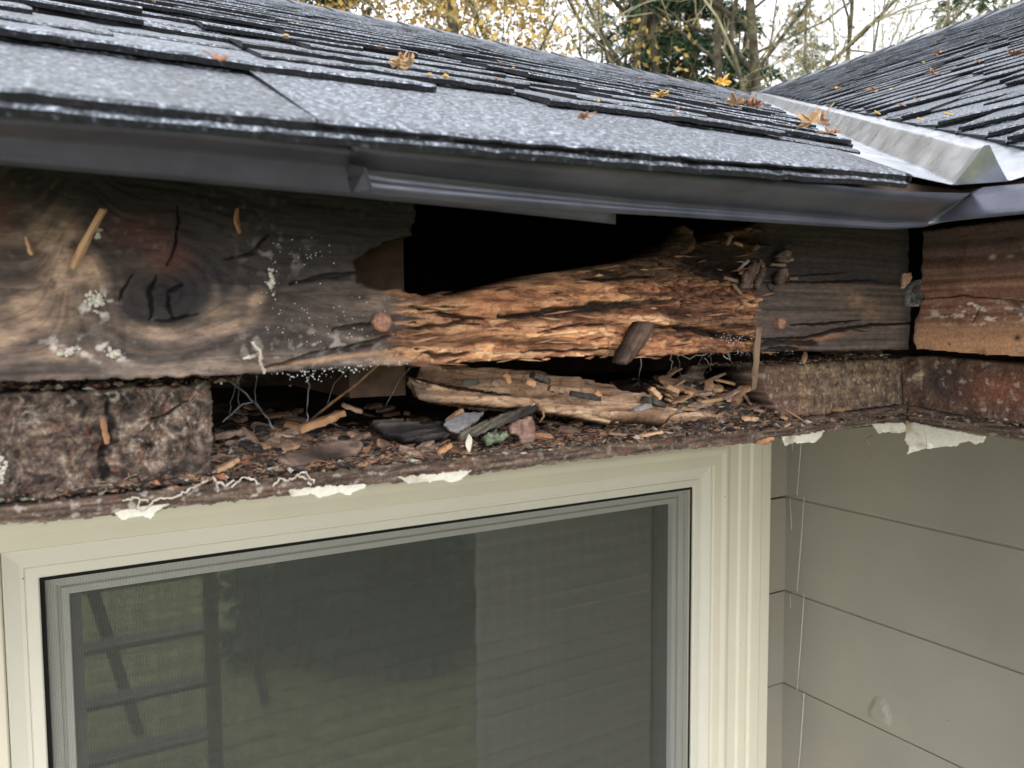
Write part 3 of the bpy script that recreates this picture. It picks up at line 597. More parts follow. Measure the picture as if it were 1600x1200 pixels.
M_shedge = noise_mat('asphalt_shingle_cut_edge', [(.3, (10, 10, 12)), (.6, (22, 23, 27)), (.75, (74, 80, 86))], 500, 3, .8, .3, .6, .001)
def sag(u, s): return -(.012)*(1-float(sst(0., .40, u)))*math.exp(-max(s, 0)/.45)
def roof(which):
    ca_, sa_ = 1/math.hypot(1, RS), RS/math.hypot(1, RS)
    if which == 'A':
        pos = lambda u, s, h: (u, YE+s*ca_-h*sa_, ZE+s*sa_+h*ca_+sag(u, s)); u_lo = -2.2; vv = lambda s: XE+s*ca_
        sign = 1
    else:
        pos = lambda u, s, h: (XE+s*ca_-h*sa_, u, ZE+s*sa_+h*ca_); u_lo = -.95; vv = lambda s: YE+s*ca_; sign = 1
    mb = MB(); R = random.Random(3 if which == 'A' else 5); EXP = .0715; smax = RUN/ca_
    nc = int(smax/EXP)+1
    def tab(ua, ub, s0, s1, hl, ht, th, step, col, cut0=None, slant=0, jit=.0006):
        n = max(2, int((ub-ua)/step)+1); V = []; Fc = []; ms = []
        for i in range(n+1):
            f = i/n
            lim0, lim1 = vv(s0)-.062, vv(min(s1, smax))-.062
            x0 = ua+(ub-ua)*f+slant*(1 if i in (0, n) else 0)*0; x1 = ua-slant+(ub-ua+2*slant)*f
            x0 = min(x0, lim0+R.uniform(-.001, .001)) if x0 > lim0 else x0; x1 = min(x1, lim1) if x1 > lim1 else x1
            sj = s0+R.gauss(0, jit)*1.2+.0012*math.sin(x0*23+s0*40); hj = R.gauss(0, jit*.3)+.0010*math.sin(x0*17+s0*31)*.5
            e = .0016
            V += [pos(x0, sj, hl-th+hj), pos(x0, sj, hl-.0008+hj), pos(x0, sj+e, hl+hj), pos(x0*.5+x1*.5, (s0+s1)/2, (hl+ht)/2+R.gauss(0, .0002)), pos(x1, s1, ht)]
        for i in range(n):
            a = i*5; c = a+5
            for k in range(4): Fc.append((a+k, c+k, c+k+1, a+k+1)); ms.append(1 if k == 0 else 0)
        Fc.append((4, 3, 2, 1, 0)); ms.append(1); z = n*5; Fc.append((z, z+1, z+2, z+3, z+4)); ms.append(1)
        if which == 'B': Fc = [tuple(reversed(f)) for f in Fc]
        b0 = len(mb.v); mb.v += V; mb.f += [tuple(i+b0 for i in f) for f in Fc]; mb.m += ms; mb.c += [col]*len(V)
    rows_s = [0., .118, .152]
    while rows_s[-1] < smax-.03: rows_s.append(rows_s[-1]+.054)
    for i in range(len(rows_s)):
        s0 = rows_s[i]+(R.uniform(-.003, .003) if i else 0); s1 = min(s0+(.19 if i == 0 else .10), smax+.002)
        if s1-s0 < .03: continue
        step = .006 if i < 4 else (.014 if i < 10 else .03)
        u = u_lo-R.uniform(0, .3); uend = vv(s1)-.05; half = i % 2 == 1
        # base layer in shingle lengths with butt joints, then raised laminated tabs
        while u < uend:
            wd = R.uniform(.9, 1.0); ue = min(u+wd, uend); g = R.uniform(.8, 1.12)
            if half and R.random() < .0: pass
            if u < vv(s0)-.064: tab(u, ue-.002, s0, s1, .0050 if not half else .0040, .0004, .0036 if not half else .0026, step, (g*.95, g*.97, g), jit=.0005)
            u += wd
        u = u_lo-R.uniform(0, .2)
        while u < uend:
            wd = R.choice([.10, .13, .17, .22, .28, .36]); gap = R.choice([.04, .06, .09, .13])
            ue = u+wd
            if u < vv(s0)-.085 and ue > u_lo:
                g = R.uniform(.72, 1.25); q0_ = .0026 if i == 0 else 0; tab(u, min(ue, vv(s0)-.064), s0-.0015, min(s0+(.155 if i == 0 else .085), smax), .0078-q0_, .0036, .0032-q0_*.6, step, (g*.96, g*.98, g*1.02), slant=-.006 if wd > .08 else 0, jit=.0006)
            u = ue+gap
        if i == 0:   # starter strip under the first course
            tab(u_lo, vv(s0)-.064, s0-.003, s1, .0018, -.0015, .003, .006, (.9, .92, .95), jit=.0005)
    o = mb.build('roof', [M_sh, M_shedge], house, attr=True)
    # ridge caps
    mb = MB(); cw = .13; u = u_lo
    def cp(u, s, h):
        return pos(u, s, h)
    uend = vv(smax)
    k = 0
    while u < uend+.05:
        g = R.uniform(.8, 1.2); u2 = u+.175
        V = []
        for uu, h in ((u, .010), (u2, .004)):
            p1 = np.array(cp(uu, smax-cw, h)); pt = np.array(cp(uu, smax, h+.004))
            ax = 1 if which == 'A' else 0
            p2 = p1.copy(); p2[ax] = 2*pt[ax]-p1[ax]
            dz = np.array([0, 0, -.004])
            V += [p1+dz, p1, pt+np.array([0, 0, .004]), p2, p2+dz]
        fs = [(0, 5, 6, 1), (1, 6, 7, 2), (2, 7, 8, 3), (3, 8, 9, 4), (0, 1, 2, 3, 4)]
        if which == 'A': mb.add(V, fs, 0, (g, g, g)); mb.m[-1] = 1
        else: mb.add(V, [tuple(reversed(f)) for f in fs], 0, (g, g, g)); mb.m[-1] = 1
        u += .143; k += 1
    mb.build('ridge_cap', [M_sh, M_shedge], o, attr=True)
    return o
roofA = roof('A'); tag(roofA, 'dark grey laminated shingle roof plane above the rotten eave')
roofB = roof('B'); tag(roofB, 'dark grey shingle roof plane rising to the right of the valley')
# far slopes so the ridges are solid
b = MB(); yr = YE+RUN; zr = zA(yr)
b.add([(-2.2, yr, zr-.002), (xr_, yr, zr-.002), (xr_, yr+RUN, ZE), (-2.2, yr+RUN, ZE)], [(0, 1, 2, 3)])
b.add([(xr_, yr, zr-.002), (xr_, -.9, zr-.002), (xr_+RUN, -.9, ZE), (xr_+RUN, yr+RUN, ZE), (xr_, yr+RUN, ZE)], [(0, 1, 2, 3), (0, 3, 4)])
bs = b.build('roof', M_sh, house, attr=True)

# ---- valley flashing
def metal(name, c0, c1, rough, metallic, sc_=9, stains=True):
    m, t, b_ = nm(name); g = N(t, 'ShaderNodeTexCoord'); n1 = N(t, 'ShaderNodeTexNoise', Scale=float(sc_), Detail=6.0, Roughness=.65); n2 = N(t, 'ShaderNodeTexNoise', Scale=60.0, Detail=4.0)
    t.links.new(g.outputs['Object'], n1.inputs['Vector']); t.links.new(g.outputs['Object'], n2.inputs['Vector'])
    r = N(t, 'ShaderNodeValToRGB'); r.color_ramp.elements[0].position = .35; r.color_ramp.elements[0].color = (*lin(c0), 1); r.color_ramp.elements[1].position = .68; r.color_ramp.elements[1].color = (*lin(c1), 1)
    t.links.new(n1.outputs['Fac'], r.inputs[0]); t.links.new(r.outputs[0], b_.inputs['Base Color'])
    mr = N(t, 'ShaderNodeMapRange'); mr.inputs['To Min'].default_value = rough-.1; mr.inputs['To Max'].default_value = rough+.2; t.links.new(n2.outputs['Fac'], mr.inputs['Value']); t.links.new(mr.outputs[0], b_.inputs['Roughness'])
    b_.inputs['Metallic'].default_value = metallic; bump(t, b_, n1.outputs['Fac'], .15, .002); return m
M_galv = metal('dull_valley_metal', (150, 155, 164), (205, 208, 214), .27, .9, 22)
M_drip = metal('dark_drip_edge_paint', (70, 72, 84), (104, 105, 116), .30, .6, 14)
def valley():
    prof = [(-.15, .0015), (-.0125, .0015), (-.0065, .0120), (-.0012, .0222), (.0012, .0222), (.0065, .0120), (.0125, .0015), (.15, .0015)]
    mb = MB(); ks = [-.004, .0, .05, .12, .2, .35, .55, .8, 1.2, 1.8, 2.4, RUN]; V = []
    x0, y0, z0 = .424, .244, .0700; n = len(prof)
    for k in ks:
        for a, h in prof:
            c = a/math.sqrt(2); hh = h
            k_ = k
            if k < -.001: k_ = k-.30*max(h-.0015, 0)
            V.append((x0+k_+c+.0006*math.sin(k*37+a*50), y0+k_-c, z0+RS*k+RS*abs(c)+hh+.0004*math.sin(k*60+a*90)))
    fs = [(i*n+j, (i+1)*n+j, (i+1)*n+j+1, i*n+j+1) for i in range(len(ks)-1) for j in range(n-1)]
    mb.add(V, [tuple(reversed(f)) for f in fs])
    # folded end of the rib
    e = [Vector(V[j]) for j in range(1, 7)]; c = Vector((x0+.010, y0+.010, z0-.004)); vs = [tuple(p) for p in e]
    mb.add(vs, [(0, 1, 2, 3, 4, 5)])
    o = mb.build('valley_flashing', M_galv, house); md = o.modifiers.new('b', 'BEVEL'); md.width = .0012; md.segments = 2; md.limit_method = 'ANGLE'; return o
valley()

# ---- drip edges: traced outer edge, fold and lower lip, each at its own distance from the wall
YT, YK, YB = .240, .262, .266
XT, XK, XB = .420, .412, .416
def interp_poly(pl, n):
    xs = [p[0] for p in pl]; ys = [p[1] for p in pl]; X = np.linspace(xs[0], xs[-1], n); return [(x, float(np.interp(x, xs, ys))) for x in X]
def strip(rows, name, mat, th=.0008, smooth=True, lab=None):
    """rows: list of lists of points (same length), outer hem first"""
    mb = MB(); n = len(rows[0]); V = [p for r in rows for p in r]; k = len(rows)
    fs = [(i*n+j, i*n+j+1, (i+1)*n+j+1, (i+1)*n+j) for i in range(k-1) for j in range(n-1)]
    mb.add(V, fs); o = mb.build(name, mat, house, smooth=smooth)
    md = o.modifiers.new('s', 'SOLIDIFY'); md.thickness = th; md.offset = 0
    if lab: tag(o, lab)
    return o
n = 60
T = interp_poly([(-120, 168), (0, 180), (250, 197), (400, 212), (550, 230), (760, 244), (962, 262)], n)
K = interp_poly([(-120, 222), (0, 232), (270, 256), (550, 283), (750, 305), (962, 330)], n)
Bt = interp_poly([(-120, 246), (0, 256), (270, 280), (550, 306), (750, 326), (962, 349)], n)
rows = [[PA(x, y+6, YT+.012) for x, y in T], [PA(x, y, YT+.001) for x, y in T]]
for f in (.25, .5, .75, 1.0):
    rows.append([PA(a[0], a[1]*(1-f)+b_[1]*f, YT+(YK-YT)*math.sin(f*math.pi/2)) for a, b_ in zip(T, K)])
rows += [[PA(x, y, YB) for x, y in Bt], [PA(x, y-4, YB+.004) for x, y in Bt]]
strip(rows, 'drip_edge', M_drip, lab='smooth dark drip edge strip along the stained board')
# second piece, lapped over the first, bright kicked lip, runs round the inner corner
n = 70
T = interp_poly([(548, 226), (800, 246), (1000, 262), (1200, 280), (1376, 297), (1450, 301), (1516, 302)], n)
K = interp_poly([(548, 255), (600, 268), (800, 292), (1000, 314), (1150, 326), (1285, 337), (1380, 346), (1446, 346)], n)
Bt = interp_poly([(548, 300), (700, 314), (965, 333), (1040, 337), (1285, 353), (1390, 358), (1446, 354)], n)
T2 = interp_poly([(1518, 301), (1533, 294), (1600, 288), (1760, 270)], 14)
K2 = interp_poly([(1452, 345), (1480, 338), (1600, 324), (1760, 305)], 14)
B2 = interp_poly([(1450, 353), (1478, 346), (1600, 334), (1760, 318)], 14)
o = .004
rows = [[PA(x, y+5, YT-o+.012) for x, y in T]+[PB(x, y+5, XT-o+.012) for x, y in T2],
        [PA(x, y, YT-o) for x, y in T]+[PB(x, y, XT-o) for x, y in T2]]
for f in (.35, .7, .92, 1.0):
    rows.append([PA(a[0]*(1-f)+b_[0]*f, a[1]*(1-f)+b_[1]*f, YT-o+(YK-YT)*f) for a, b_ in zip(T, K)]+[PB(a[0]*(1-f)+b_[0]*f, a[1]*(1-f)+b_[1]*f, XT-o+(XK-XT)*f) for a, b_ in zip(T2, K2)])
for f, dd in ((.5, -.0006), (1.0, -.0016)):
    rows.append([PA(a[0]*(1-f)+b_[0]*f, a[1]*(1-f)+b_[1]*f, YK-o+dd) for a, b_ in zip(K, Bt)]+[PB(a[0]*(1-f)+b_[0]*f, a[1]*(1-f)+b_[1]*f, XK-o+dd*.3) for a, b_ in zip(K2, B2)])
d2 = strip(rows, 'drip_edge', M_drip, lab='lapped drip edge strip with a bright kicked lip turning the inner corner')
# bent end of the lapped piece
b = MB(); e = [PA(548, 255, YT+.01), PA(572, 262, YK-.02), PA(584, 298, YB-.016), PA(551, 303, YB-.012), PA(546, 275, YT+.02)]
b.add(e, [(0, 1, 2, 3, 4)]); o = b.build('end_tab', M_drip, d2); md = o.modifiers.new('s', 'SOLIDIFY'); md.thickness = .0008

# ---- walls: lap siding
EXPO = .1775
def lap_z0():   # butt line height at the inner corner from the photo
    return PA(1243, 772, WY+.006)[2]
zl = lap_z0()
def siding(which):
    mb = MB(); zs = [zl+EXPO*k for k in range(2, -14, -1)]
    if which == 'A':
        P = lambda u, d, z: (u, WY+.016-d, z); u0, u1 = -1.7, WX
    else:
        P = lambda u, d, z: (WX-d, u, z); u0, u1 = -.18, WY+.018
    for z in zs:
        z = z+0; t = .0105
        if which == 'B' and z < zl-EXPO*1.2:
            pass
        nn = 90; V = []
        pts = [(.0012, EXPO+.02), (.0032, EXPO*.7), (.0055, EXPO*.35), (t-.0007, .0009), (t-.0012, .0), (0, .0)]
        bl = PB(1380, 1110, WX) if which == 'B' else None
        us = np.linspace(u0, u1, nn)
        if which == 'B': us = np.concatenate([np.linspace(u0, .5, 30), np.linspace(.51, u1, 110)])
        bd = lambda dz: t-(t-.0012)*dz/(EXPO*1.1)
        rows_ = [(t-.0012, 0.), (t-.0004, .0008), (t, .0022)]+[(bd(dz), dz) for dz in np.linspace(.008, EXPO-.0062, 26 if which == 'B' else 4)]+[(-.006, EXPO-.0060), (-.006, EXPO-.0028), (bd(EXPO), EXPO-.0026), (bd(EXPO), EXPO+.012)]
        for d, dz in rows_:
            for u in us:
                dd = d+.0006*math.sin(u*3.1+z*7)*(.3+min(dz*20, 1)*0)
                if bl is not None:
                    r = math.hypot((u-bl[1])/.020, (z+dz-bl[2])/.022)+.12*math.sin(3*math.atan2(z+dz-bl[2], u-bl[1]))
                    if r < 1.3: dd += .0042*float(1-sst(.55, 1.15, r))
                V.append(P(u, dd, z+dz))
        m = len(us)
        V += [P(u, -.004, z) for u in us]
        k = len(rows_)
        fs = [(k*m+j, k*m+j+1, j+1, j) for j in range(m-1)]+[(i*m+j, i*m+j+1, (i+1)*m+j+1, (i+1)*m+j) for i in range(k-1) for j in range(m-1)]
        if which == 'B': fs = [tuple(reversed(f)) for f in fs]
        mb.add(V, fs)
    # solid wall body behind
    if which == 'B': mb.box((WX+.001, -.18, -CZ), (3.2, WY+.1, .30))
    o = mb.build('wall', M_siding, house)
    return o
wB = siding('B'); tag(wB, 'grey green lap siding wall right of the inner corner with a small blister')
# window wall with the opening left free
OX0, OX1 = PA(66, 1000, WY)[0], PA(1082, 900, WY)[0]
ztop = (PA(65, 903, WY)[2]+PA(1083, 760, WY)[2])/2
print('opening', OX0, OX1, PA(65, 903, WY)[2], PA(1083, 760, WY)[2], 'lap', zl)
ZB_ = ztop-1.15
wA = siding('A'); tag(wA, 'grey green lap siding wall around the window')
# cut the opening out of the siding mesh
me = wA.data; import bmesh
bm = bmesh.new(); bm.from_mesh(me)
for co, no in (((OX0-.02, 0, 0), (1, 0, 0)), ((OX1+.02, 0, 0), (1, 0, 0)), ((0, 0, ztop+.02), (0, 0, 1)), ((0, 0, ZB_-.02), (0, 0, 1))):
    off = wA.matrix_world
    cl = Vector(co)
    bmesh.ops.bisect_plane(bm, geom=bm.verts[:]+bm.edges[:]+bm.faces[:], plane_co=cl, plane_no=no)
dele = []
for f in bm.faces:
    c = f.calc_center_median()
    if OX0-.02 < c.x < OX1+.02 and ZB_-.02 < c.z < ztop+.02: dele.append(f)
bmesh.ops.delete(bm, geom=dele, context='FACES')
bm.to_mesh(me); bm.free()
b = MB(); y0, y1 = WY+.021, WY+.12
b.box((-1.7, y0, -CZ), (OX0-.02, y1, .35)); b.box((OX1+.02, y0, -CZ), (WX+.12, y1, .35)); b.box((OX0-.02, y0, ztop+.02), (OX1+.02, y1, .35)); b.box((OX0-.02, y0, -CZ), (OX1+.02, y1, ZB_-.02))
b.build('wall_core', M_ply, wA)

# ---- window
win = empty('window', (0, 0, 0)); win.parent = house; win.location = Vector((.46, WY, ztop))+Vector((0, 0, CZ))-wloc(house)
tag(win, 'cream framed window with grey insect screen under the rotten eave')
def ring(prof, x0, x1, z0, z1, name, mat, yref, closed=False):
    """prof: (outward offset, towards viewer) swept round the rectangle"""
    mb = MB(); cs = [(x0, z1, -1, 1), (x1, z1, 1, 1), (x1, z0, 1, -1), (x0, z0, -1, -1)]; V = []; n = len(prof)
    for cx, cz, sx, sz in cs:
        for o_, p_ in prof: V.append((cx+sx*o_, yref-p_, cz+sz*o_))
    fs = []
    for c in range(4):
        d = (c+1) % 4
        for j in range(n-1): fs.append((c*n+j, c*n+j+1, d*n+j+1, d*n+j))
        if closed: fs.append((c*n+n-1, c*n, d*n, d*n+n-1))
    mb.add(V, fs); o = mb.build(name, mat, win); md = o.modifiers.new('b', 'BEVEL'); md.width = .0008; md.segments = 2; md.limit_method = 'ANGLE'; md.angle_limit = math.radians(20); return o
cas = [(.0345, -.02), (.0345, .010), (.036, .0125), (.052, .0135), (.060, .0165), (.064, .0165), (.072, .0135), (.090, .0145), (.094, .0175), (.110, .0185), (.113, .0165), (.1165, .0165), (.119, .0205), (.140, .0215), (.1425, .0195), (.165, .0195), (.168, .017), (.168, -.018)]
ring(cas, OX0, OX1, ZB_, ztop, 'casing', M_cream, WY)
fr = [(.000, -.045), (.000, .0005), (.0015, .002), (.0125, .002), (.0128, .0005), (.0138, .0005), (.0141, .0025), (.018, .003), (.032, .0075), (.034, .0075), (.034, -.02)]
ring(fr, OX0, OX1, ZB_, ztop, 'frame', M_vinyl, WY)
ring([(-.0048, .0012), (.0006, .0012)], OX0, OX1, ZB_, ztop, 'gasket', M_gasket, WY+.004)
sf = [(-.0030, -.004), (-.0030, .0), (-.0036, .0012), (-.0072, .0012), (-.0076, .0), (-.0076, -.004)]
sash = [(.0, -.02), (-.006, -.018), (-.016, -.018), (-.0165, -.024), (-.0195, -.024), (-.020, -.018), (-.028, -.018), (-.029, -.034)]
ring([(a if i else a, p) for i, (a, p) in enumerate(sash)], OX0, OX1, ZB_, ztop, 'sash', M_sash, WY)
# the sash sits deeper than the screen; stiles are wider than the head
b = MB(); b.box((OX1-.049, WY+.030, ZB_), (OX1-.029, WY+.046, ztop-.029)); b.build('stile', M_frm, win)
b = MB(); b.box((OX0+.0285, WY+.026, ZB_), (OX0+.040, WY+.046, ztop-.029)); b.build('stile', M_frm, win)
# screen
def screen_mat():
    m, t, b_ = nm('insect_screen_mesh'); g = N(t, 'ShaderNodeTexCoord'); sp = N(t, 'ShaderNodeSeparateXYZ'); t.links.new(g.outputs['Object'], sp.inputs[0]); fs = []
    for ax in ('X', 'Z'):
        a = N(t, 'ShaderNodeMath', operation='MULTIPLY'); a.inputs[1].default_value = 1/.00155; t.links.new(sp.outputs[ax], a.inputs[0])
        f = N(t, 'ShaderNodeMath', operation='FRACT'); t.links.new(a.outputs[0], f.inputs[0]); l = N(t, 'ShaderNodeMath', operation='LESS_THAN'); l.inputs[1].default_value = .20; t.links.new(f.outputs[0], l.inputs[0]); fs.append(l)
    mxn = N(t, 'ShaderNodeMath', operation='MAXIMUM'); t.links.new(fs[0].outputs[0], mxn.inputs[0]); t.links.new(fs[1].outputs[0], mxn.inputs[1])
    b_.inputs['Base Color'].default_value = (.13, .135, .125, 1); b_.inputs['Roughness'].default_value = .5
    t.links.new(mxn.outputs[0], b_.inputs['Alpha']); return m
b = MB(); b.add([(OX0+.003, WY+.0075, ZB_), (OX1-.003, WY+.0075, ZB_), (OX1-.003, WY+.0075, ztop-.003), (OX0+.003, WY+.0075, ztop-.003)], [(0, 1, 2, 3)]); b.build('insect_screen', screen_mat(), win)
def glass_mat():
    m = bpy.data.materials.new('window_glass'); m.use_nodes = True; t = m.node_tree; t.nodes.clear(); o = N(t, 'ShaderNodeOutputMaterial')
    tr = N(t, 'ShaderNodeBsdfTransparent'); tr.inputs[0].default_value = (.86, .9, .87, 1); gl = N(t, 'ShaderNodeBsdfGlossy'); gl.inputs['Roughness'].default_value = .02
    fr_ = N(t, 'ShaderNodeFresnel'); fr_.inputs[0].default_value = 1.55; ml = N(t, 'ShaderNodeMath', operation='MULTIPLY_ADD'); ml.inputs[1].default_value = 3.6; ml.inputs[2].default_value = .12
    t.links.new(fr_.outputs[0], ml.inputs[0]); ge = N(t, 'ShaderNodeNewGeometry'); iv = N(t, 'ShaderNodeMath', operation='SUBTRACT'); iv.inputs[0].default_value = 1; t.links.new(ge.outputs['Backfacing'], iv.inputs[1]); mu_ = N(t, 'ShaderNodeMath', operation='MULTIPLY'); t.links.new(iv.outputs[0], mu_.inputs[0]); t.links.new(ml.outputs[0], mu_.inputs[1]); mxs = N(t, 'ShaderNodeMixShader'); t.links.new(mu_.outputs[0], mxs.inputs[0]); t.links.new(tr.outputs[0], mxs.inputs[1]); t.links.new(gl.outputs[0], mxs.inputs[2]); t.links.new(mxs.outputs[0], o.inputs[0]); return m
b = MB(); b.box((OX0+.028, WY+.040, ZB_+.02), (OX1-.028, WY+.044, ztop-.028)); b.build('pane', glass_mat(), win)
# blind behind the glass and a dim room
b = MB(); z = ztop-.05
while z > ZB_:
    V = []
    for x in (OX0-.03, OX1+.03):
        for k, (dy, dz) in enumerate(((0, 0), (.004, -.0125), (.010, -.025), (.018, -.037))): V.append((x, WY+.10+dy, z+dz))
    b.add(V, [(0, 1, 5, 4), (1, 2, 6, 5), (2, 3, 7, 6)]); z -= .031
M_blind = noise_mat('dusty_blind_slats', [(.3, (50, 53, 44)), (.7, (64, 66, 56))], 8, bs=0)
bl_ = b.build('blind', M_blind, win, smooth=True)
b = MB(); b.box((OX0-.2, WY+.21, ZB_-.2), (OX1+.2, WY+.9, ztop+.2)); b.f = [f for f in b.f if f != (0, 1, 5, 4)]; b.m = b.m[:len(b.f)]; b.build('room_lining', M_ply, win)

# ================================================================= ground and yard (lawn seen only as reflection in the pane, concrete slab unseen)
b = MB(); b.add([(-80, -80, -CZ), (80, -80, -CZ), (80, 80, -CZ), (-80, 80, -CZ)], [(0, 1, 2, 3)])
gr = b.build('ground', noise_mat('lawn', [(.3, (78, 86, 52)), (.55, (120, 124, 80)), (.75, (148, 142, 108))], 9, 8, .9, .2, .6, .02)); tag(gr, kind='structure')
b = MB(); b.add([(-6, -1.7, -CZ+.004), (WX, -1.7, -CZ+.004), (WX, WY+.05, -CZ+.004), (-6, WY+.05, -CZ+.004)], [(0, 1, 2, 3)])  # unseen pale slab added to bounce light up under the eave
pt_ = b.build('bounce_slab', noise_mat('bounce_slab_concrete', [(.3, (140, 137, 130)), (.7, (164, 161, 154))], 5, 8, .85, .2, .3, .003)); tag(pt_, kind='structure')

# ================================================================= loose wood, chips and crumbs on the soffit ledge
def plane_pt(px, py, O, W): d = ray(px, py); return d*(np.dot(O, W)/np.dot(d, W))
def chunk(name, label, cat, px, Y, zt, tilt, thick, pal, seed, grain=(14, 200), amp=.0016, group=None, parent=None, res=.0006, gang=0., rag=.0012, edge=.0012):
    """flat piece of broken wood traced on an inclined plane through (.,Y,zt); tilt = lean back in radians (0 = upright)"""
    W = np.array([0, -math.cos(tilt), math.sin(tilt)]); V = np.array([0, math.sin(tilt), math.cos(tilt)]); O = np.array([0, Y, zt])
    ca, sa = math.cos(gang), math.sin(gang)
    def hf(A, B, d):
        a = A*ca+B*sa; b_ = -A*sa+B*ca; f = fbm(a*grain[0], b_*grain[1], 4, seed); hf.f = f
        lay = fbm(a*grain[0]*.8, b_*grain[1]*.35, 3, seed+2)*4; hf.l = lay-np.floor(lay)
        return amp*f+amp*.9*(np.floor(lay)+sst(0, .2, hf.l)), None
    def cf(A, B, d, h):
        c = ramp(hf.f*.6+.5+.25*fbm(A*50, B*80, 3, seed+4), pal); c = mixc(c, c*.45, (1-sst(0, .12, hf.l))*.7)
        sp = sst(.25, .45, fbm(A*170, B*170, 3, seed+6)); return mixc(c, L(44, 36, 34), sp*.5)*KW
    o = slab(name, parent, M_wood, O, AX, V, W, [plane_pt(x, y, O, W) for x, y in px], thick, hf, cf, res, rag, 240, edge, seed)
    if label: tag(o, label, cat, group)
    return o
TAN = [(.15, (104, 74, 54)), (.4, (164, 124, 90)), (.6, (204, 160, 120)), (.85, (232, 196, 156))]
BRN = [(.15, (60, 46, 40)), (.4, (98, 76, 64)), (.6, (132, 106, 90)), (.85, (164, 138, 118))]
DRK = [(.15, (26, 24, 25)), (.4, (44, 40, 40)), (.6, (66, 60, 56)), (.85, (104, 94, 84))]
GRY = [(.15, (112, 110, 114)), (.5, (140, 138, 142)), (.85, (168, 166, 168))]
PNK = [(.15, (112, 80, 68)), (.5, (164, 126, 108)), (.85, (192, 158, 138))]
big = chunk('rotten_wood_slab', 'long splintered tan slab of rotten wood lying on the soffit ledge', 'wood piece',
  [(646, 598), (655, 580), (672, 570), (695, 573), (722, 566), (742, 574), (775, 577), (800, 584), (832, 582), (870, 590), (910, 592), (934, 596), (962, 600), (972, 608), (1005, 614), (1030, 632), (1060, 640), (1040, 656), (960, 650), (880, 636), (800, 622), (700, 612)], .385, -.034, .85, .006, TAN, 301, gang=-.10)
chunk('lower_rim', None, None, [(640, 590), (660, 596), (700, 606), (760, 614), (820, 622), (870, 630), (930, 637), (985, 646), (1022, 650), (1060, 646), (1100, 640), (1122, 643), (1158, 640), (1150, 652), (1110, 655), (1050, 663), (1000, 664), (950, 660), (880, 647), (820, 637), (760, 634), (700, 630), (655, 616)], .372, -.040, .25, .008, TAN, 302, gang=-.08, parent=big)
chunk('splinter', None, None, [(640, 594), (690, 608), (760, 618), (830, 630), (850, 640), (820, 650), (760, 646), (680, 632), (652, 622)], .380, -.040, -.5, .006, BRN, 303, gang=-.1, parent=big)
chunk('rotten_wood_stick', 'short dark brown rotten stick leaning against the orange rot', 'wood piece', [(1000, 500), (1028, 503), (1024, 522), (1012, 540), (996, 560), (982, 572), (966, 566), (972, 548), (984, 528), (992, 510)], .322, -.01, .05, .006, [(.15, (40, 30, 28)), (.5, (92, 66, 54)), (.85, (128, 98, 78))], 304, gang=.9)
chunk('black_wood_fragment', 'charred looking black hollow wood fragment left of the grey flake', 'wood piece', [(582, 656), (620, 652), (660, 656), (690, 654), (706, 668), (700, 684), (672, 690), (636, 686), (604, 676)], .375, -.055, .5, .008, DRK, 305, grain=(18, 260), amp=.0026)
chunk('black_wood_stick', 'dark weathered stick rising to the right under the tan slab', 'wood piece', [(716, 676), (740, 664), (780, 648), (815, 636), (838, 630), (842, 640), (820, 654), (780, 668), (745, 682), (722, 692)], .366, -.055, .35, .006, [(.15, (30, 28, 28)), (.5, (62, 56, 50)), (.85, (134, 124, 106))], 306, gang=.45)
chunk('grey_wood_flake', 'smooth pale grey pointed flake beside the black fragment', 'wood flake', [(692, 660), (708, 648), (732, 642), (757, 643), (750, 656), (732, 668), (716, 676), (702, 672)], .364, -.052, .7, .002, GRY, 307, grain=(60, 90), amp=.0005)
chunk('pink_wood_crumb', 'upright pinkish crumbling wood crumb standing at the ledge front', 'wood piece', [(798, 662), (812, 656), (834, 648), (840, 668), (838, 686), (828, 699), (818, 696), (812, 682), (800, 678)], .357, -.06, .1, .005, PNK, 308, grain=(90, 60))
chunk('lichen_crumb', 'small grey green lichen covered crumb next to the pinkish crumb', 'crumb', [(754, 684), (764, 674), (778, 670), (792, 674), (794, 684), (780, 692), (764, 694)], .356, -.06, .5, .004, [(.2, (84, 92, 74)), (.5, (132, 142, 112)), (.85, (166, 174, 146))], 309, grain=(300, 300), amp=.0016)
chunk('bark_flake', 'flat grey brown bark flake lying in the crumbs left of centre', 'bark flake', [(432, 716), (452, 702), (500, 694), (530, 690), (560, 686), (570, 694), (558, 708), (530, 714), (500, 718), (470, 726), (442, 726)], .358, -.060, 1.0, .003, BRN, 310, grain=(40, 60), amp=.0008)
chunk('rotten_wood_piece', 'layered brown piece of rot jammed upright in the gap', 'wood piece', [(1070, 586), (1082, 572), (1106, 568), (1104, 582), (1102, 596), (1086, 598), (1050, 604), (1020, 602), (1044, 594)], .40, -.035, .2, .006, BRN, 311)
chunk('rotten_wood_piece', 'angular dark brown piece perched on top of the rotted board', 'wood piece', [(1030, 396), (1044, 378), (1056, 362), (1068, 352), (1082, 358), (1088, 380), (1080, 396), (1060, 402)], .345, .035, .1, .008, [(.15, (48, 36, 34)), (.5, (98, 68, 56)), (.85, (150, 108, 82))], 312, grain=(40, 150), gang=.4)
chunk('rotten_wood_stick', 'grey vertical splinter leaning in the hollow above the right nail', 'wood piece', [(1160, 442), (1170, 420), (1180, 408), (1192, 410), (1184, 430), (1174, 450), (1162, 452)], .330, .02, .1, .004, GRY[:1]+BRN[1:], 313, gang=1.1)
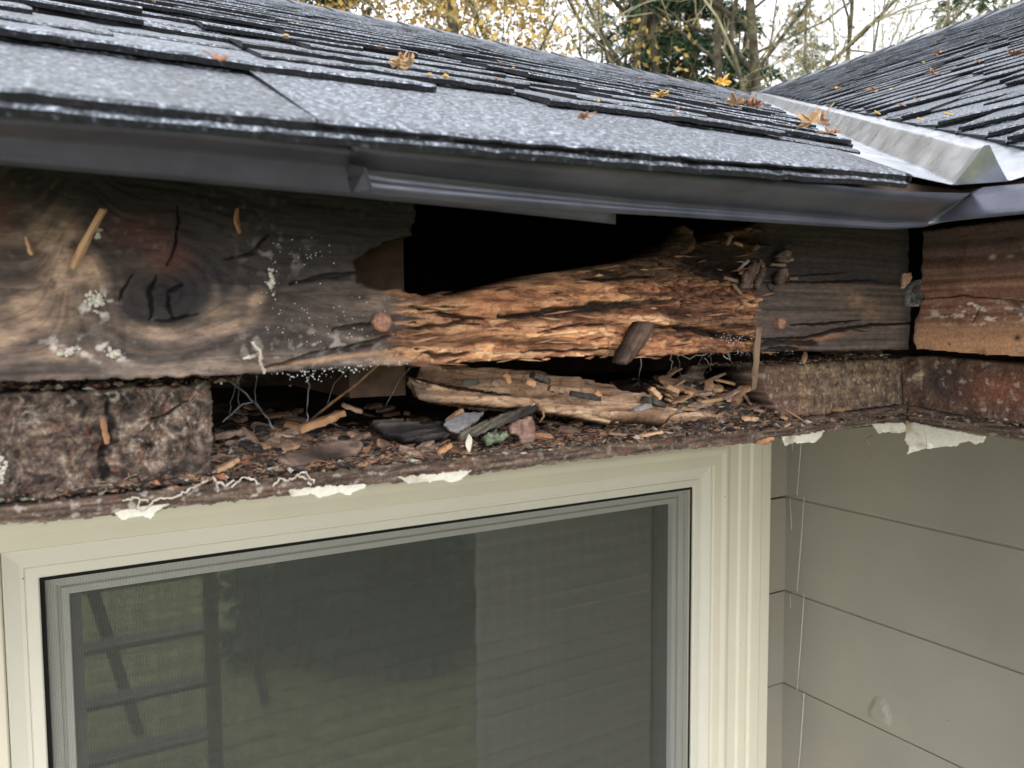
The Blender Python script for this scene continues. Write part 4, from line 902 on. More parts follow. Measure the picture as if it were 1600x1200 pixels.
chunk('rotten_wood_stick', 'narrow grey splinter just right of the leaning one', 'wood piece', [(1182, 446), (1188, 424), (1196, 412), (1202, 418), (1196, 440), (1188, 454)], .331, .02, .1, .004, BRN, 314, gang=1.1)
chunk('wood_crumb', 'rounded brown crumb stuck above the pointed one in the hollow', 'crumb', [(1218, 398), (1228, 388), (1238, 392), (1238, 404), (1228, 412), (1220, 408)], .330, .03, .1, .005, BRN, 315, grain=(90, 90))
chunk('wood_crumb', 'pointed pale brown crumb standing above the right nail', 'crumb', [(1214, 434), (1222, 420), (1234, 418), (1238, 428), (1228, 440), (1220, 446)], .330, .02, .1, .004, PNK[:1]+BRN[1:], 316, grain=(90, 90))
chunk('wood_wedge', 'small bright tan wedge stuck in the corner between both fascia boards', 'wood piece', [(1414, 426), (1426, 425), (1427, 434), (1416, 450), (1410, 450)], .334, .02, .1, .003, [(.2, (196, 150, 116)), (.8, (224, 182, 146))], 317, amp=.0004)
chunk('debris_clump', 'grey fibrous clump caught below the tan wedge in the corner', 'debris', [(1420, 446), (1434, 436), (1440, 446), (1444, 462), (1436, 478), (1420, 480), (1416, 466)], .333, .01, .1, .006, [(.2, (60, 54, 54)), (.8, (136, 134, 130))], 318, grain=(150, 150), amp=.002)
chunk('orange_wood_flake', 'bright orange splinter cluster hanging at the top of the right casing', 'splinter', [(1182, 694), (1196, 684), (1212, 680), (1208, 690), (1200, 697), (1192, 694)], .347, -.07, .0, .003, [(.2, (150, 96, 60)), (.8, (212, 150, 96))], 319, grain=(120, 120), amp=.0018)

def chip(name, mat, L_, W_, T_, loc, rot, seed, label=None, cat=None, group=None, taper=.5, parent=None, bendz=0.0):
    R = random.Random(seed); n = 7; top = []; pts = []
    for side in (1, -1):
        for i in range(n+1):
            f = i/n if side == 1 else 1-i/n
            x = (f-.5)*L_; wv = W_*.5*(1-taper*abs(2*f-1)**R.uniform(1.2, 3))*R.uniform(.65, 1.2)
            pts.append((x+R.uniform(-.04, .04)*L_, side*wv, bendz*(2*f-1)**2*L_))
    m = len(pts); V = []
    for k, (sc_, z) in enumerate(((.98, -.5), (1., -.1), (.96, .45), (.6, .5))):
        for (x, y, bz) in pts: V.append((x*(sc_ if k != 3 else .8), y*sc_*R.uniform(.9, 1.08), z*T_*R.uniform(.7, 1.3)+bz))
    F_ = [(k*m+j, k*m+(j+1) % m, (k+1)*m+(j+1) % m, (k+1)*m+j) for k in range(3) for j in range(m)]
    h = n+1
    F_ += [(3*m+i, 3*m+i+1, 3*m+m-2-i, 3*m+m-1-i) for i in range(n)]+[(i+1, i, m-1-i, m-2-i) for i in range(n)]
    F_ = [tuple(reversed(f)) for f in F_]
    me = bpy.data.meshes.new(name); me.from_pydata(V, [], F_); me.materials.append(mat); me.update()
    o = bpy.data.objects.new(name, me); COL.objects.link(o); o.location = (loc[0], loc[1], loc[2]+CZ); o.rotation_euler = rot
    tag(o, label, cat, group); return o
def along(px1, px2, Y1, Y2, w_, t_, mat, name, label, cat, seed, bend=0., taper=.5, group=None):
    a = PA(px1[0], px1[1], Y1); c = PA(px2[0], px2[1], Y2); d = Vector(c-a); rot = d.to_track_quat('X', 'Z').to_euler()
    return chip(name, M_chip[mat] if isinstance(mat, str) else mat, d.length, w_, t_, (a+c)/2, rot, seed, label, cat, group, bendz=bend, taper=taper)
along((112, 418), (163, 323), .333, .326, .0028, .002, 'tan', 'splinter', 'long tan splinter clinging to the stained board above the white fungus', 'splinter', 1)
along((368, 326), (372, 366), .332, .331, .0018, .0012, 'orange', 'splinter', 'short orange brown splinter stuck upright right of the knot', 'splinter', 2, .1)
along((41, 370), (50, 398), .333, .332, .0016, .0012, 'tan', 'splinter', 'tiny tan splinter at the far left of the stained board', 'splinter', 3)
along((1185, 512), (1178, 606), .324, .345, .0040, .003, 'brown', 'splinter', 'thin brown sliver standing in the gap below the right nail', 'splinter', 4, taper=.2)
along((466, 672), (540, 644), .375, .385, .0052, .003, 'orange', 'splinter', 'bright orange flat splinter sloping up out of the crumbs', 'splinter', 5, taper=.1)
along((698, 658), (722, 641), .372, .376, .0035, .002, 'orange', 'splinter', 'short orange splinter behind the grey flake', 'splinter', 6)
along((684, 708), (706, 694), .354, .357, .0030, .002, 'orange', 'splinter', 'small orange stick on the ledge left of the pale seed', 'splinter', 7)
along((534, 632), (566, 644), .39, .385, .0035, .002, 'brown', 'splinter', 'brown splinter touching the top of the orange one', 'splinter', 8)
along((378, 668), (402, 690), .38, .37, .0028, .002, 'brown', 'splinter', 'brown splinter above the pale threads near the left block', 'splinter', 9)
along((338, 736), (372, 718), .356, .36, .0040, .002, 'tan', 'splinter', 'tan curved splinter beside the left nailer block', 'splinter', 10)
along((1228, 640), (1256, 658), .352, .352, .0012, .001, 'orange', 'splinter', 'thin orange needle at the foot of the ochre block', 'splinter', 11)
along((1000, 655), (880, 640), .372, .38, .0045, .003, 'dark', 'splinter', 'dark strip lying below the rim of the tan slab', 'splinter', 12, .02)
along((1118, 592), (1128, 606), .40, .395, .0018, .001, 'brown', 'splinter', 'tiny brown spike standing over the chip heap', 'splinter', 13)
along((733, 678), (733, 708), .349, .348, .0034, .0022, M_white, 'pale_seed', 'upright pale seed at the ledge edge below the black stick', 'seed', 14, taper=.95)
along((160, 655), (168, 694), .353, .350, .0022, .0012, 'orange', 'splinter', 'orange splinter pair stuck on the left nailer block', 'splinter', 15, taper=.2)
along((1259, 550), (1255, 568), .350, .350, .0030, .002, 'tan', 'hanging_seed', 'tan seed hanging by a thread under the right nail', 'seed', 17, taper=.9)
HR = random.Random(8)
for i, (x1, y1, x2, y2, w_, k_, lb) in enumerate(((722, 598, 748, 596, .0030, 'dark', 'black crumb in the trough near the left end of the tan slab'), (768, 596, 780, 604, .0026, 'brown', 'brown crumb in the trough, second from the left end'), (832, 586, 858, 596, .0070, 'dark', 'black lump on the upper edge of the tan slab'), (890, 614, 936, 623, .0050, 'dark', 'black flake in the middle of the tan slab'), (930, 612, 938, 620, .003, 'orange', 'bright orange crumb on the right half of the slab'), (788, 584, 796, 598, .003, 'orange', 'bright orange crumb on the left half of the slab'), (822, 596, 836, 600, .003, 'tan', 'pale tan chip just left of the black lump'), (1004, 622, 1040, 634, .005, 'dark', 'black sliver at the tip of the tan slab'), (1016, 606, 1030, 622, .005, 'tan', 'tan block shaped chip above the black sliver'), (1040, 604, 1060, 612, .006, 'tan', 'tan chip at the back of the chip heap'), (858, 606, 880, 612, .006, 'brown', 'brown crumb in the trough below the black lump'), (990, 641, 1018, 632, .0022, 'grey', 'grey stick resting in the tip of the trough'))):
    along((x1, y1), (x2, y2), .366, .366, w_, .003, k_, 'wood_chip', lb, 'wood chip', 700+i, taper=.3)
for i in range(16):
    x = HR.uniform(1118, 1240); y = HR.uniform(378, 446); a = HR.uniform(-1.2, 1.2); l_ = HR.uniform(10, 26)
    k_ = HR.choice(['brown', 'brown', 'dark', 'tan', 'grey'])
    along((x, y), (x+l_*math.cos(a), y-l_*math.sin(a)), .336, .332, HR.uniform(.002, .004), .0016, k_, 'wood_chip', '%s chip wedged in the hollow %s the right nail' % ({'brown': 'brown', 'dark': 'black', 'tan': 'tan', 'grey': 'grey'}[k_], 'up and left from' if x < 1190 else 'just above'), 'wood chip', 500+i, taper=.3, group='chips wedged in the hollow of the board')
def twig(name, label, cat, pls, r, mat, n=4, D=None):
    b = MB()
    for pl in pls: b.tube([PA(x, y, Y) for x, y, Y in pl], r, n)
    p = PA(*pls[0][0]); o = b.build(name, mat, None, smooth=True, local=p); tag(o, label, cat); return o
ICO = [(0, 0, 1), (.894, 0, .447), (.276, .851, .447), (-.724, .526, .447), (-.724, -.526, .447), (.276, -.851, .447), (.724, .526, -.447), (-.276, .851, -.447), (-.894, 0, -.447), (-.276, -.851, -.447), (.724, -.526, -.447), (0, 0, -1)]
ICF = [(0, 1, 2), (0, 2, 3), (0, 3, 4), (0, 4, 5), (0, 5, 1), (1, 6, 2), (2, 7, 3), (3, 8, 4), (4, 9, 5), (5, 10, 1), (2, 6, 7), (3, 7, 8), (4, 8, 9), (5, 9, 10), (1, 10, 6), (7, 6, 11), (8, 7, 11), (9, 8, 11), (10, 9, 11), (6, 10, 11)]
M_tuft = noise_mat('woolly_fungus', [(.3, (176, 170, 160)), (.7, (222, 218, 208))], 900, 4, .9, .1, .8, .0006)
M_tw = noise_mat('dry_twig', [(.3, (92, 66, 48)), (.7, (150, 118, 86))], 200, 3)
M_myc = noise_mat('pale_fungus_thread', [(.3, (168, 154, 140)), (.7, (214, 206, 196))], 200, 3)
M_web = noise_mat('dusty_cobweb', [(.3, (120, 122, 124)), (.7, (168, 170, 172))], 200, 3)
twig('dry_twig', 'forked dry pine twig hanging from the soffit edge before the siding', 'twig', [[(1341, 703, .345), (1348, 694, .345), (1356, 684, .347), (1363, 680, .35)], [(1355, 686, .347), (1360, 700, .346), (1363, 720, .345)]], .00042, M_tw)
twig('curled_twig', 'thin curled twig arching over the dark stick under the tan slab', 'twig', [[(812, 604, .364), (824, 618, .36), (838, 630, .356), (848, 640, .352), (850, 650, .352), (843, 660, .354)]], .0007, M_tw)
def jag(pl, k, a, seed):
    R = random.Random(seed); out_ = []
    for i in range(len(pl)-1):
        for j in range(k):
            f = j/k; out_.append(tuple(pl[i][c]*(1-f)+pl[i+1][c]*f+(R.gauss(0, a) if c < 2 else R.gauss(0, .0006)) for c in range(3)))
    out_.append(pl[-1]); return out_
def myc(label, pls, r, seed):
    b = MB()
    for i, pl in enumerate(pls):
        pts = jag(pl, 5, 1.3, seed+i); b.tube([PA(*p) for p in pts], [r*random.Random(seed+j).uniform(.6, 1.3) for j in range(len(pts))], 5)
    tag(b.build('fungus_thread', M_myc, None, smooth=True, local=PA(*pls[0][0])), label, 'fungus')
myc('long pale fungus strand creeping over the edge below the left nailer block', [[(222, 797, .350), (240, 782, .350), (268, 778, .349), (290, 768, .349), (312, 756, .350), (328, 748, .352)], [(232, 784, .350), (212, 778, .350), (192, 782, .350)], [(214, 795, .350), (218, 782, .350)]], .0005, 40)
myc('small branching pale strand beside the block corner', [[(332, 746, .351), (340, 756, .350), (340, 768, .350)], [(338, 752, .350), (352, 758, .350), (366, 750, .351)]], .0005, 50)
myc('pale forked strand on the edge below the bark flake', [[(362, 760, .350), (376, 748, .350), (392, 746, .350), (406, 756, .350)], [(428, 760, .35), (436, 748, .35), (450, 752, .35)], [(450, 752, .350), (464, 742, .350), (478, 736, .350), (490, 756, .350)], [(466, 742, .350), (480, 748, .350), (486, 758, .350)]], .0005, 60)
myc('knobbly pale strand hanging off the stained board over the gap', [[(394, 534, .331), (404, 548, .330), (408, 566, .330), (412, 584, .332)], [(404, 550, .330), (396, 556, .331), (380, 560, .332)]], .0008, 70)
twig('root_thread', 'pale root arching in the dark gap right of the nailer block', 'root', [jag([(348, 658, .42), (362, 646, .42), (380, 632, .42), (396, 628, .42), (408, 642, .41), (420, 655, .40), (428, 670, .39)], 3, .8, 3), jag([(396, 628, .42), (378, 610, .42), (356, 594, .40)], 3, .8, 4)], .0005, M_web, 5)
twig('cobweb_strand', 'hanging cobweb strand left of the rafter end in the gap', 'cobweb', [jag([(484, 590, .36), (482, 615, .38), (480, 640, .39), (478, 662, .385)], 4, 1.2, 5)], .0003, M_web, 5)
twig('dry_twig', 'slanting twig from the board bottom down to the crumbs', 'twig', [[(590, 570, .345), (560, 598, .36), (520, 628, .38), (486, 656, .39)]], [.0007, .0006, .0008, .0008], M_tw)
twig('cobweb_strand', 'wispy cobweb hanging in the gap beyond the leaning stick', 'cobweb', [jag([(1048, 552, .34), (1050, 570, .36), (1047, 585, .38)], 4, 1.5, 6), jag([(1060, 555, .34), (1080, 560, .35), (1106, 552, .345)], 4, 2, 7), jag([(1100, 556, .35), (1108, 572, .37)], 3, 1.5, 8), jag([(1002, 560, .34), (998, 590, .38)], 3, 1, 9)], .0003, M_web, 4)
twig('cobweb_strand', 'looped cobweb scrap under the board left of the standing sliver', 'cobweb', [jag([(1132, 556, .34), (1140, 562, .345), (1136, 550, .34), (1146, 546, .34)], 4, 1, 12)], .0004, M_web, 4)

FR = random.Random(9)
for cx_, cy_, sx_, sy_, n_, lb in ((150, 470, 13, 13, 60, 'bright white woolly fungus tuft on the stained board left of the knot'), (105, 548, 16, 5, 34, 'low whitish fungus patch near the bottom left of the stained board'), (178, 552, 13, 6, 30, 'small whitish fungus patch right of the low one'), (152, 366, 5, 8, 14, 'tiny whitish tuft beside the long tan splinter'), (424, 440, 6, 16, 22, 'thin whitish mould line above the knobbly strand'), (4, 732, 6, 14, 20, 'white woolly tuft at the far left of the nailer block')):
    fm = MB(); yy = FY-.0012 if cy_ < 600 else NY-.006
    for k_ in range(n_):
        p = PA(FR.gauss(cx_, sx_*.55), FR.gauss(cy_, sy_*.55), yy); r_ = FR.uniform(.00025, .0009)
        fm.add([(p[0]+a*r_*FR.uniform(.7, 1.5), p[1]+b_*r_, p[2]+c*r_*FR.uniform(.7, 1.6)) for a, b_, c in ICO], ICF)
    tag(fm.build('fungus_tuft', M_tuft, None, smooth=True, local=PA(cx_, cy_, yy)), lb, 'fungus')

WR = random.Random(14)
for k_ in range(9):
    x0_ = WR.choice([WR.uniform(345, 640), WR.uniform(980, 1170)]); y0_ = 588-(x0_-340)*.05; x1_ = x0_+WR.uniform(-40, 40)
    twig('cobweb_strand', None, None, [jag([(x0_, y0_, .35), ((x0_+x1_)/2+WR.uniform(-8, 8), y0_+WR.uniform(20, 40), .38), (x1_, y0_+WR.uniform(50, 75) if x0_ < 700 else y0_+WR.uniform(24, 40), .39)], 4, 1.2, 90+k_)], .00016, M_web, 3)
    tag([o for o in COL.objects if o.name.startswith('cobweb_strand')][-1], 'hair thin cobweb line hanging in the dark gap %s' % ('left of the tan slab' if x0_ < 700 else 'right of the leaning stick'), 'cobweb', 'fine cobweb lines in the gap')

# heap of crumbs: one surface of debris with grains, nobody could count it
def heap(x, y):
    bx = np.exp(-((x-.09)/.07)**2)*.010+np.exp(-((x-.37)/.052)**2)*.027+.004*np.exp(-((x-.23)/.05)**2)
    prof = sst(.352, .40, y)*(1-.75*sst(.42, .60, y)); n = fbm(x*40, y*40, 3, 401)
    return -.0640+bx*prof+.0022*n*sst(.35, .37, y)+.0012
mb = MB(); xs = np.arange(.005, .50, .0025); ys = np.arange(.352, .70, .0035); XX, YY = np.meshgrid(xs, ys)
ZZ = heap(XX, YY)+.0008*fbm(XX*300, YY*300, 3, 402); CC = ramp(fbm(XX*70, YY*70, 4, 403)*.5+.5, [(.2, (52, 44, 42)), (.5, (96, 80, 70)), (.8, (146, 120, 98))])*KW
nx_ = len(xs); mb.v = [tuple(p) for p in np.stack([XX, YY, ZZ], -1).reshape(-1, 3)]; mb.c = [tuple(p) for p in CC.reshape(-1, 3)]
mb.f = [(j*nx_+i, j*nx_+i+1, (j+1)*nx_+i+1, (j+1)*nx_+i) for j in range(len(ys)-1) for i in range(nx_-1)]; mb.m = [0]*len(mb.f)
GC = [L(*c)*KW for c in ((70, 58, 52), (118, 92, 74), (150, 118, 90), (176, 140, 106), (90, 88, 90), (44, 38, 38), (184, 118, 74), (196, 188, 176), (126, 132, 108), (96, 70, 58))]
def grain(x, y, z, s, R, e=1.0):
    V = []
    a = R.uniform(0, 6.28); l = s*R.uniform(1, 2.8)
    for dx, dy, dz in ((-1, 0, 0), (1, 0, 0), (0, -.7, -.2), (0, .7, -.2), (.1, 0, .7), (-.1, 0, -.6)):
        u = dx*l+R.uniform(-.3, .3)*s; v = dy*s+R.uniform(-.3, .3)*s; V.append((x+u*math.cos(a)-v*math.sin(a), y+(u*math.sin(a)+v*math.cos(a))*e, z+dz*s+R.uniform(-.2, .2)*s))
    mb.add(V, [(0, 2, 4), (2, 1, 4), (1, 3, 4), (3, 0, 4), (2, 0, 5), (1, 2, 5), (3, 1, 5), (0, 3, 5)], 0, GC[R.choice([0, 0, 1, 1, 2, 2, 3, 4, 5, 5, 6, 7, 8, 9])])
R = random.Random(21)
for i in range(5200):
    x = R.uniform(.02, .47); y = .3515+abs(R.gauss(0, .045)); grain(x, y, float(heap(np.array(x), np.array(y)))+R.uniform(0, .001), R.choice([.0005, .0007, .001, .0014, .002]), R)
# crumbs strewn on the edge face, the nailer tops and the foot of the blocks
for i in range(1100):
    x = R.uniform(-.1, .52); grain(x, R.uniform(.349, .364), -.0640+R.uniform(0, .0012), R.choice([.0004, .0006, .0009, .0013]), R)
for i in range(500):
    x = R.uniform(-.1, .075); grain(x, R.uniform(.364, .40), -.0232+R.uniform(0, .0015)+.0, R.choice([.0006, .0010, .0016]), R)
for i in range(900):
    x = R.uniform(.38, .535); grain(x, R.uniform(.364, .402), -.0243+R.uniform(0, .0030)*math.exp(-((x-.51)/.05)**2)+(x-.4)*.012, R.choice([.0005, .0008, .0013]), R)
for i in range(700):
    y = R.uniform(.05, .36); grain(R.uniform(.525, .548), y, -.0635+R.uniform(0, .0018), R.choice([.0005, .0008, .0013]), R)
for i in range(1700):
    x = R.uniform(.015, .50); y = .352+abs(R.gauss(0, .035)); z = float(heap(np.array(x), np.array(y)))+R.uniform(.0003, .0022); a = R.gauss(0, .8); l = R.uniform(.002, .008); e_ = R.uniform(-.35, .35)
    dv_ = np.array([math.cos(a), math.sin(a), e_])*l; p_ = np.array([x, y, z+abs(e_)*l*.5]); mb.tube([p_-dv_*.5, p_+np.array([0, 0, l*.06]), p_+dv_*.5], R.uniform(.00014, .00038), 3, 0, GC[R.choice([1, 2, 2, 3, 3, 9, 0, 6])], cap=False)
cr_ = mb.build('wood_crumbs', M_dirt, None, attr=True); tag(cr_, 'fine rotten wood crumbs and grit strewn along the soffit ledge', 'debris', kind='stuff')
# countable chips on the heap
R = random.Random(77); kinds = ['brown', 'brown', 'tan', 'tan', 'pink', 'dark', 'grey', 'orange', 'brown', 'dark']
word = {'tan': ('tan', 'small tan chips of rot on the ledge'), 'brown': ('brown', 'small brown chips of rot on the ledge'), 'pink': ('pinkish', 'small pinkish chips on the ledge'), 'dark': ('black', 'small black chips on the ledge'), 'grey': ('grey', 'small grey chips on the ledge'), 'orange': ('orange', 'small orange splinters on the ledge')}
def put(px, py, k, l_, w_, zoff=.001, yaw=None, tl=.35):
    # drop onto the heap along the sight line
    d = ray(px, py); best = None
    for t in np.linspace(.3, 1.0, 700):
        p = d*t
        if p[1] > .352 and p[2] <= heap(p[0], p[1]): best = p; break
    if best is None or best[0] < .0 or best[0] > .5: return
    ww, gg = word[k]
    lm = ['close to left nailer block', 'left of bark flake', 'near bark flake', 'beside black wood fragment', 'in front of grey flake', 'past pinkish crumb', 'below slab rim', 'under slab tip', 'in heap beyond slab', 'at foot of ochre block'][int(np.clip((px-350)/88, 0, 9))]
    sz = 'slender' if l_ > 3*w_ else ('larger' if l_ > .012 else ('tiny' if l_ < .007 else 'small')); dp = 'front' if best[1] < .366 else ('back' if best[1] > .41 else 'middle')
    chip('wood_chip', M_chip[k], l_, w_, R.uniform(.0010, .0028), best+np.array([0, 0, zoff]), (R.uniform(-tl, tl)+.35, R.uniform(-tl, tl), R.uniform(-.9, .9) if yaw is None else yaw), R.randint(0, 99999), '%s %s chip %s, %s of ledge' % (sz, ww, lm, dp), 'wood chip', gg)
for i in range(135):
    px = R.uniform(350, 1230); band = (0, 0)
    py = R.uniform(648, 712) if px < 700 else (R.uniform(655, 690) if px < 1040 else R.uniform(596, 668))
    k = R.choice(kinds if px < 1000 else ['tan', 'tan', 'brown', 'tan', 'grey', 'orange', 'pink', 'brown'])
    put(px, py, k, R.uniform(.004, .016), R.uniform(.002, .007), R.uniform(.0005, .004))
for i in range(46):   # larger pieces at the right end of the heap
    put(R.uniform(1030, 1210), R.uniform(588, 640), R.choice(['tan', 'brown', 'tan', 'tan', 'pink']), R.uniform(.010, .026), R.uniform(.004, .009), R.uniform(.002, .008), tl=.6)
for i in range(22):
    put(R.uniform(360, 690), R.uniform(640, 700), R.choice(['brown', 'tan', 'dark', 'pink']), R.uniform(.012, .024), R.uniform(.004, .009), R.uniform(.001, .004), tl=.3)

# dew drops on threads along the board bottom
mb = MB(); R = random.Random(5)
ico, icf = ICO, ICF
def drop(px, py, Y, r):
    p = PA(px, py, Y); mb.add([(p[0]+a*r, p[1]+b_*r, p[2]+c*r) for a, b_, c in ico], icf)
for i in range(95):
    x = R.gauss(510, 45); drop(x, 590-(x-400)*.10+abs(R.gauss(0, 7))-4, .332, R.uniform(.00012, .00034))
for i in range(70): drop(R.uniform(410, 620), R.gauss(510, 32), .3335, R.uniform(.00010, .00030))
for i in range(26): drop(R.gauss(485, 25), R.gauss(395, 18), .3335, R.uniform(.00012, .00032))
for i in range(20): drop(R.gauss(425, 8), R.gauss(450, 30), .3335, R.uniform(.00012, .00030))
for i in range(45): drop(R.gauss(1148, 14), R.gauss(530, 4), .331, R.uniform(.0001, .0003))
for i in range(60): drop(R.uniform(1100, 1240), R.gauss(552, 2.5), .336, R.uniform(.0001, .00025))
M_dew, t_, b_ = nm('water_drop'); b_.inputs['Base Color'].default_value = (.75, .78, .82, 1); b_.inputs['Roughness'].default_value = .08
tag(mb.build('dew_drops', M_dew, None, smooth=True), 'tiny water drops on threads along the board', 'dew', kind='stuff')

# caulk threads in the wall corner
mb = MB(); lap = [620, 772, 923, 1076, 1229, 1382]
for i in range(1, 6):
    ya, yb = lap[i-1]+4, lap[i]
    for x0, x1, f_ in ((1232 if i < 5 else 1228, 1239, 'A'), (1254, 1243, 'B')):
        a = PA(x0, ya, WY+.004) if f_ == 'A' else PB(x0, ya, WX-.012); c = PA(x1, yb, WY+.003) if f_ == 'A' else PB(x1, yb, WX-.012)
        a = a+np.array([-.003, -.006, 0]); c = c+np.array([-.003, -.006, 0]); mb.tube([a, (a+c)/2+np.array([0, -.0006, 0]), c], .0007, 5)
mb.build('caulk_thread', noise_mat('translucent_caulk', [(.3, (206, 204, 192)), (.7, (222, 220, 210))], 80, rough=.4), wA, smooth=True)
mb = MB(); cpt = [PA(1241.5-(y-700)*.008+R.uniform(-.6, .6), y, WY-.004) for y in range(640, 1500, 12)]
mb.tube(cpt, [.0016+.0008*R.random() for _ in cpt], 6); mb.build('caulk_bead', noise_mat('corner_caulk', [(.3, (140, 138, 126)), (.7, (160, 158, 146))], 60, rough=.5), wA, smooth=True)

# ================================================================= stepladder and shrub that the pane mirrors
MY = WY+.042
def RM(px, py, Y):
    p = PA(px, py, MY); d = ray(px, py); return np.array([p[0], MY, p[2]])+np.array([d[0], -d[1], d[2]])*((MY-Y)/d[1])
LY = -2.4; lad = empty('stepladder', (RM(240, 1000, LY)[0], LY, -CZ)); M_lad = noise_mat('worn_ladder_wood', [(.3, (44, 38, 34)), (.7, (72, 64, 56))], 9, rough=.6); M_st = noise_mat('scuffed_ladder_step', [(.3, (110, 110, 110)), (.7, (160, 160, 160))], 9, rough=.5)
tag(lad, 'dark stepladder mirrored in the left part of the pane', 'stepladder')
xl_, xr2 = RM(112, 980, LY)[0], RM(330, 980, LY)[0]; lt = RM(330, 800, LY)[2]
for x in (xl_, xr2):
    b = MB(); b.box((x-.035, LY-.03, -CZ), (x+.035, LY+.03, lt)); b.build('rail', M_lad, lad)
for sx in (xl_, xr2+.10):
    b = MB(); b.tube([(sx+.02, LY-.08, lt), (sx+.34, LY-.75, -CZ)], .032, 4); b.build('rear_rail', M_lad, lad)
for py in (898, 990, 1075, 1160):
    z = RM(240, py, LY)[2]; b = MB(); b.box((xl_+.036, LY-.05, z-.035), (xr2-.036, LY+.05, z-.004)); b.box((xl_+.036, LY-.055, z-.004), (xr2-.036, LY+.055, z+.002)); b.build('step', [M_lad], lad)
    b = MB(); b.box((xl_+.036, LY+.056, z-.006), (xr2-.036, LY+.060, z+.004)); b.build('step_nosing', M_st, lad)
b = MB(); b.box((xl_-.05, LY-.10, lt), (xr2+.05, LY+.06, lt+.03)); b.build('top_cap', M_lad, lad)

# ================================================================= leaves on the roofs
def PRA(px, py, h=0): d = ray(px, py); return d*((ZE+h-RS*YE)/(d[2]-RS*d[1]))
def PRB(px, py, h=0): d = ray(px, py); return d*((ZE+h-RS*XE)/(d[2]-RS*d[0]))
M_leaf = {'orange': noise_mat('orange_brown_leaf', [(.3, (124, 86, 62)), (.7, (164, 120, 90))], 60, 3, .6, .3, .3, .001), 'yellow': noise_mat('yellow_leaf', [(.3, (176, 138, 60)), (.7, (214, 176, 90))], 60, 3, .6, .3, .3, .001), 'tan': noise_mat('tan_dry_leaf', [(.3, (150, 116, 80)), (.7, (196, 164, 124))], 60, 3, .6, .3, .3, .001)}
def leaf(p, size, kind, label, seed, curl=.35, rot=None, group=None, h=.004):
    R = random.Random(seed); n = 22; V = [(0, 0, 0)]; 
    for i in range(n):
        a = 2*math.pi*i/n; r = size*.5*(.55+.45*abs(math.cos(2.5*a+.3))**1.5)*(1+.3*R.uniform(-1, 1)); x, y = r*math.cos(a), r*math.sin(a)*.8
        V.append((x, y, curl*(y*y+x*x*.4)/size*2+size*.14*R.uniform(-1, 1)))
    V += [(-size*.5, 0, .0), (-size*.95, size*.08, size*.12), (-size*.94, size*.11, size*.12), (-size*.48, size*.03, 0)]
    F_ = [(0, i, i % n+1) for i in range(1, n+1)]+[(n+1, n+2, n+3, n+4)]
    me = bpy.data.meshes.new('fallen_leaf'); me.from_pydata(V, [], F_); me.materials.append(M_leaf[kind]); me.update()
    o = bpy.data.objects.new('fallen_leaf', me); COL.objects.link(o); o.location = (p[0], p[1], p[2]+CZ+h)
    o.rotation_euler = rot if rot else (R.uniform(-.3, .3)+.38, R.uniform(-.3, .3), R.uniform(0, 6.28)); md = o.modifiers.new('s', 'SOLIDIFY'); md.thickness = .0005
    tag(o, label, 'leaf', group); return o
leaf(PRA(345, 134), .005, 'orange', 'tiny orange leaf scrap lying on the lowest shingle course at the left', 1, .1, h=.008)
leaf(PRA(640, 139), .009, 'tan', 'curled tan leaf on the shingles left of centre', 2, .9, h=.010)
leaf(PRA(626, 135), .010, 'tan', 'smaller tan scrap touching the curled leaf on the shingles', 12, .9, h=.010)
leaf(PRA(912, 216), .005, 'orange', 'flat orange scrap on the lowest course above the lapped drip edge', 3, .1, h=.008)
leaf(PRA(1032, 168), .016, 'yellow', 'elongated yellow leaf on the shingles halfway to the valley', 4, .3, h=.010)
leaf(PRA(1128, 168), .020, 'yellow', 'upright bright yellow leaf at the head of the valley', 5, .9, rot=(1.3, .2, -.5), h=.03)
leaf(PRA(1150, 180), .026, 'tan', 'dry leaf lying in the valley below the yellow leaf', 6, .6, h=.012)
leaf(PRA(1164, 178), .024, 'orange', 'brown leaf lying in the valley right of the yellow leaf', 7, .6, h=.012)
leaf(PRA(1180, 181), .022, 'orange', 'brown leaf on the edge of the metal high in the valley', 8, .6, h=.012)
leaf(PRA(1268, 221), .020, 'tan', 'pale brown leaf resting against the valley rib', 9, 1.3, rot=(.5, .5, 2.2), h=.014)
leaf(PRA(1283, 219), .018, 'orange', 'upturned red brown leaf against the valley rib', 10, .9, rot=(1.2, -.3, .6), h=.016)
leaf(PRA(1300, 228), .012, 'orange', 'small dark red leaf on the metal beside the upturned leaf', 11, .4, h=.010)
leaf(PRB(1585, 97), .022, 'orange', 'brown leaf near the right edge on the right roof plane', 13, .5, h=.010)
leaf(PRB(1465, 90), .02, 'orange', 'brown leaf high on the right roof plane', 14, .4, h=.010)
leaf(PRB(1458, 124), .018, 'orange', 'orange leaf halfway up the right roof plane', 15, .3, h=.010)
leaf(PRB(1362, 149), .018, 'orange', 'orange leaf low on the right roof plane near the metal', 16, .3, h=.010)
leaf(PRB(1310, 146), .02, 'tan', 'tan leaf on the right roof plane above the valley metal', 17, .3, h=.010)
R = random.Random(31)
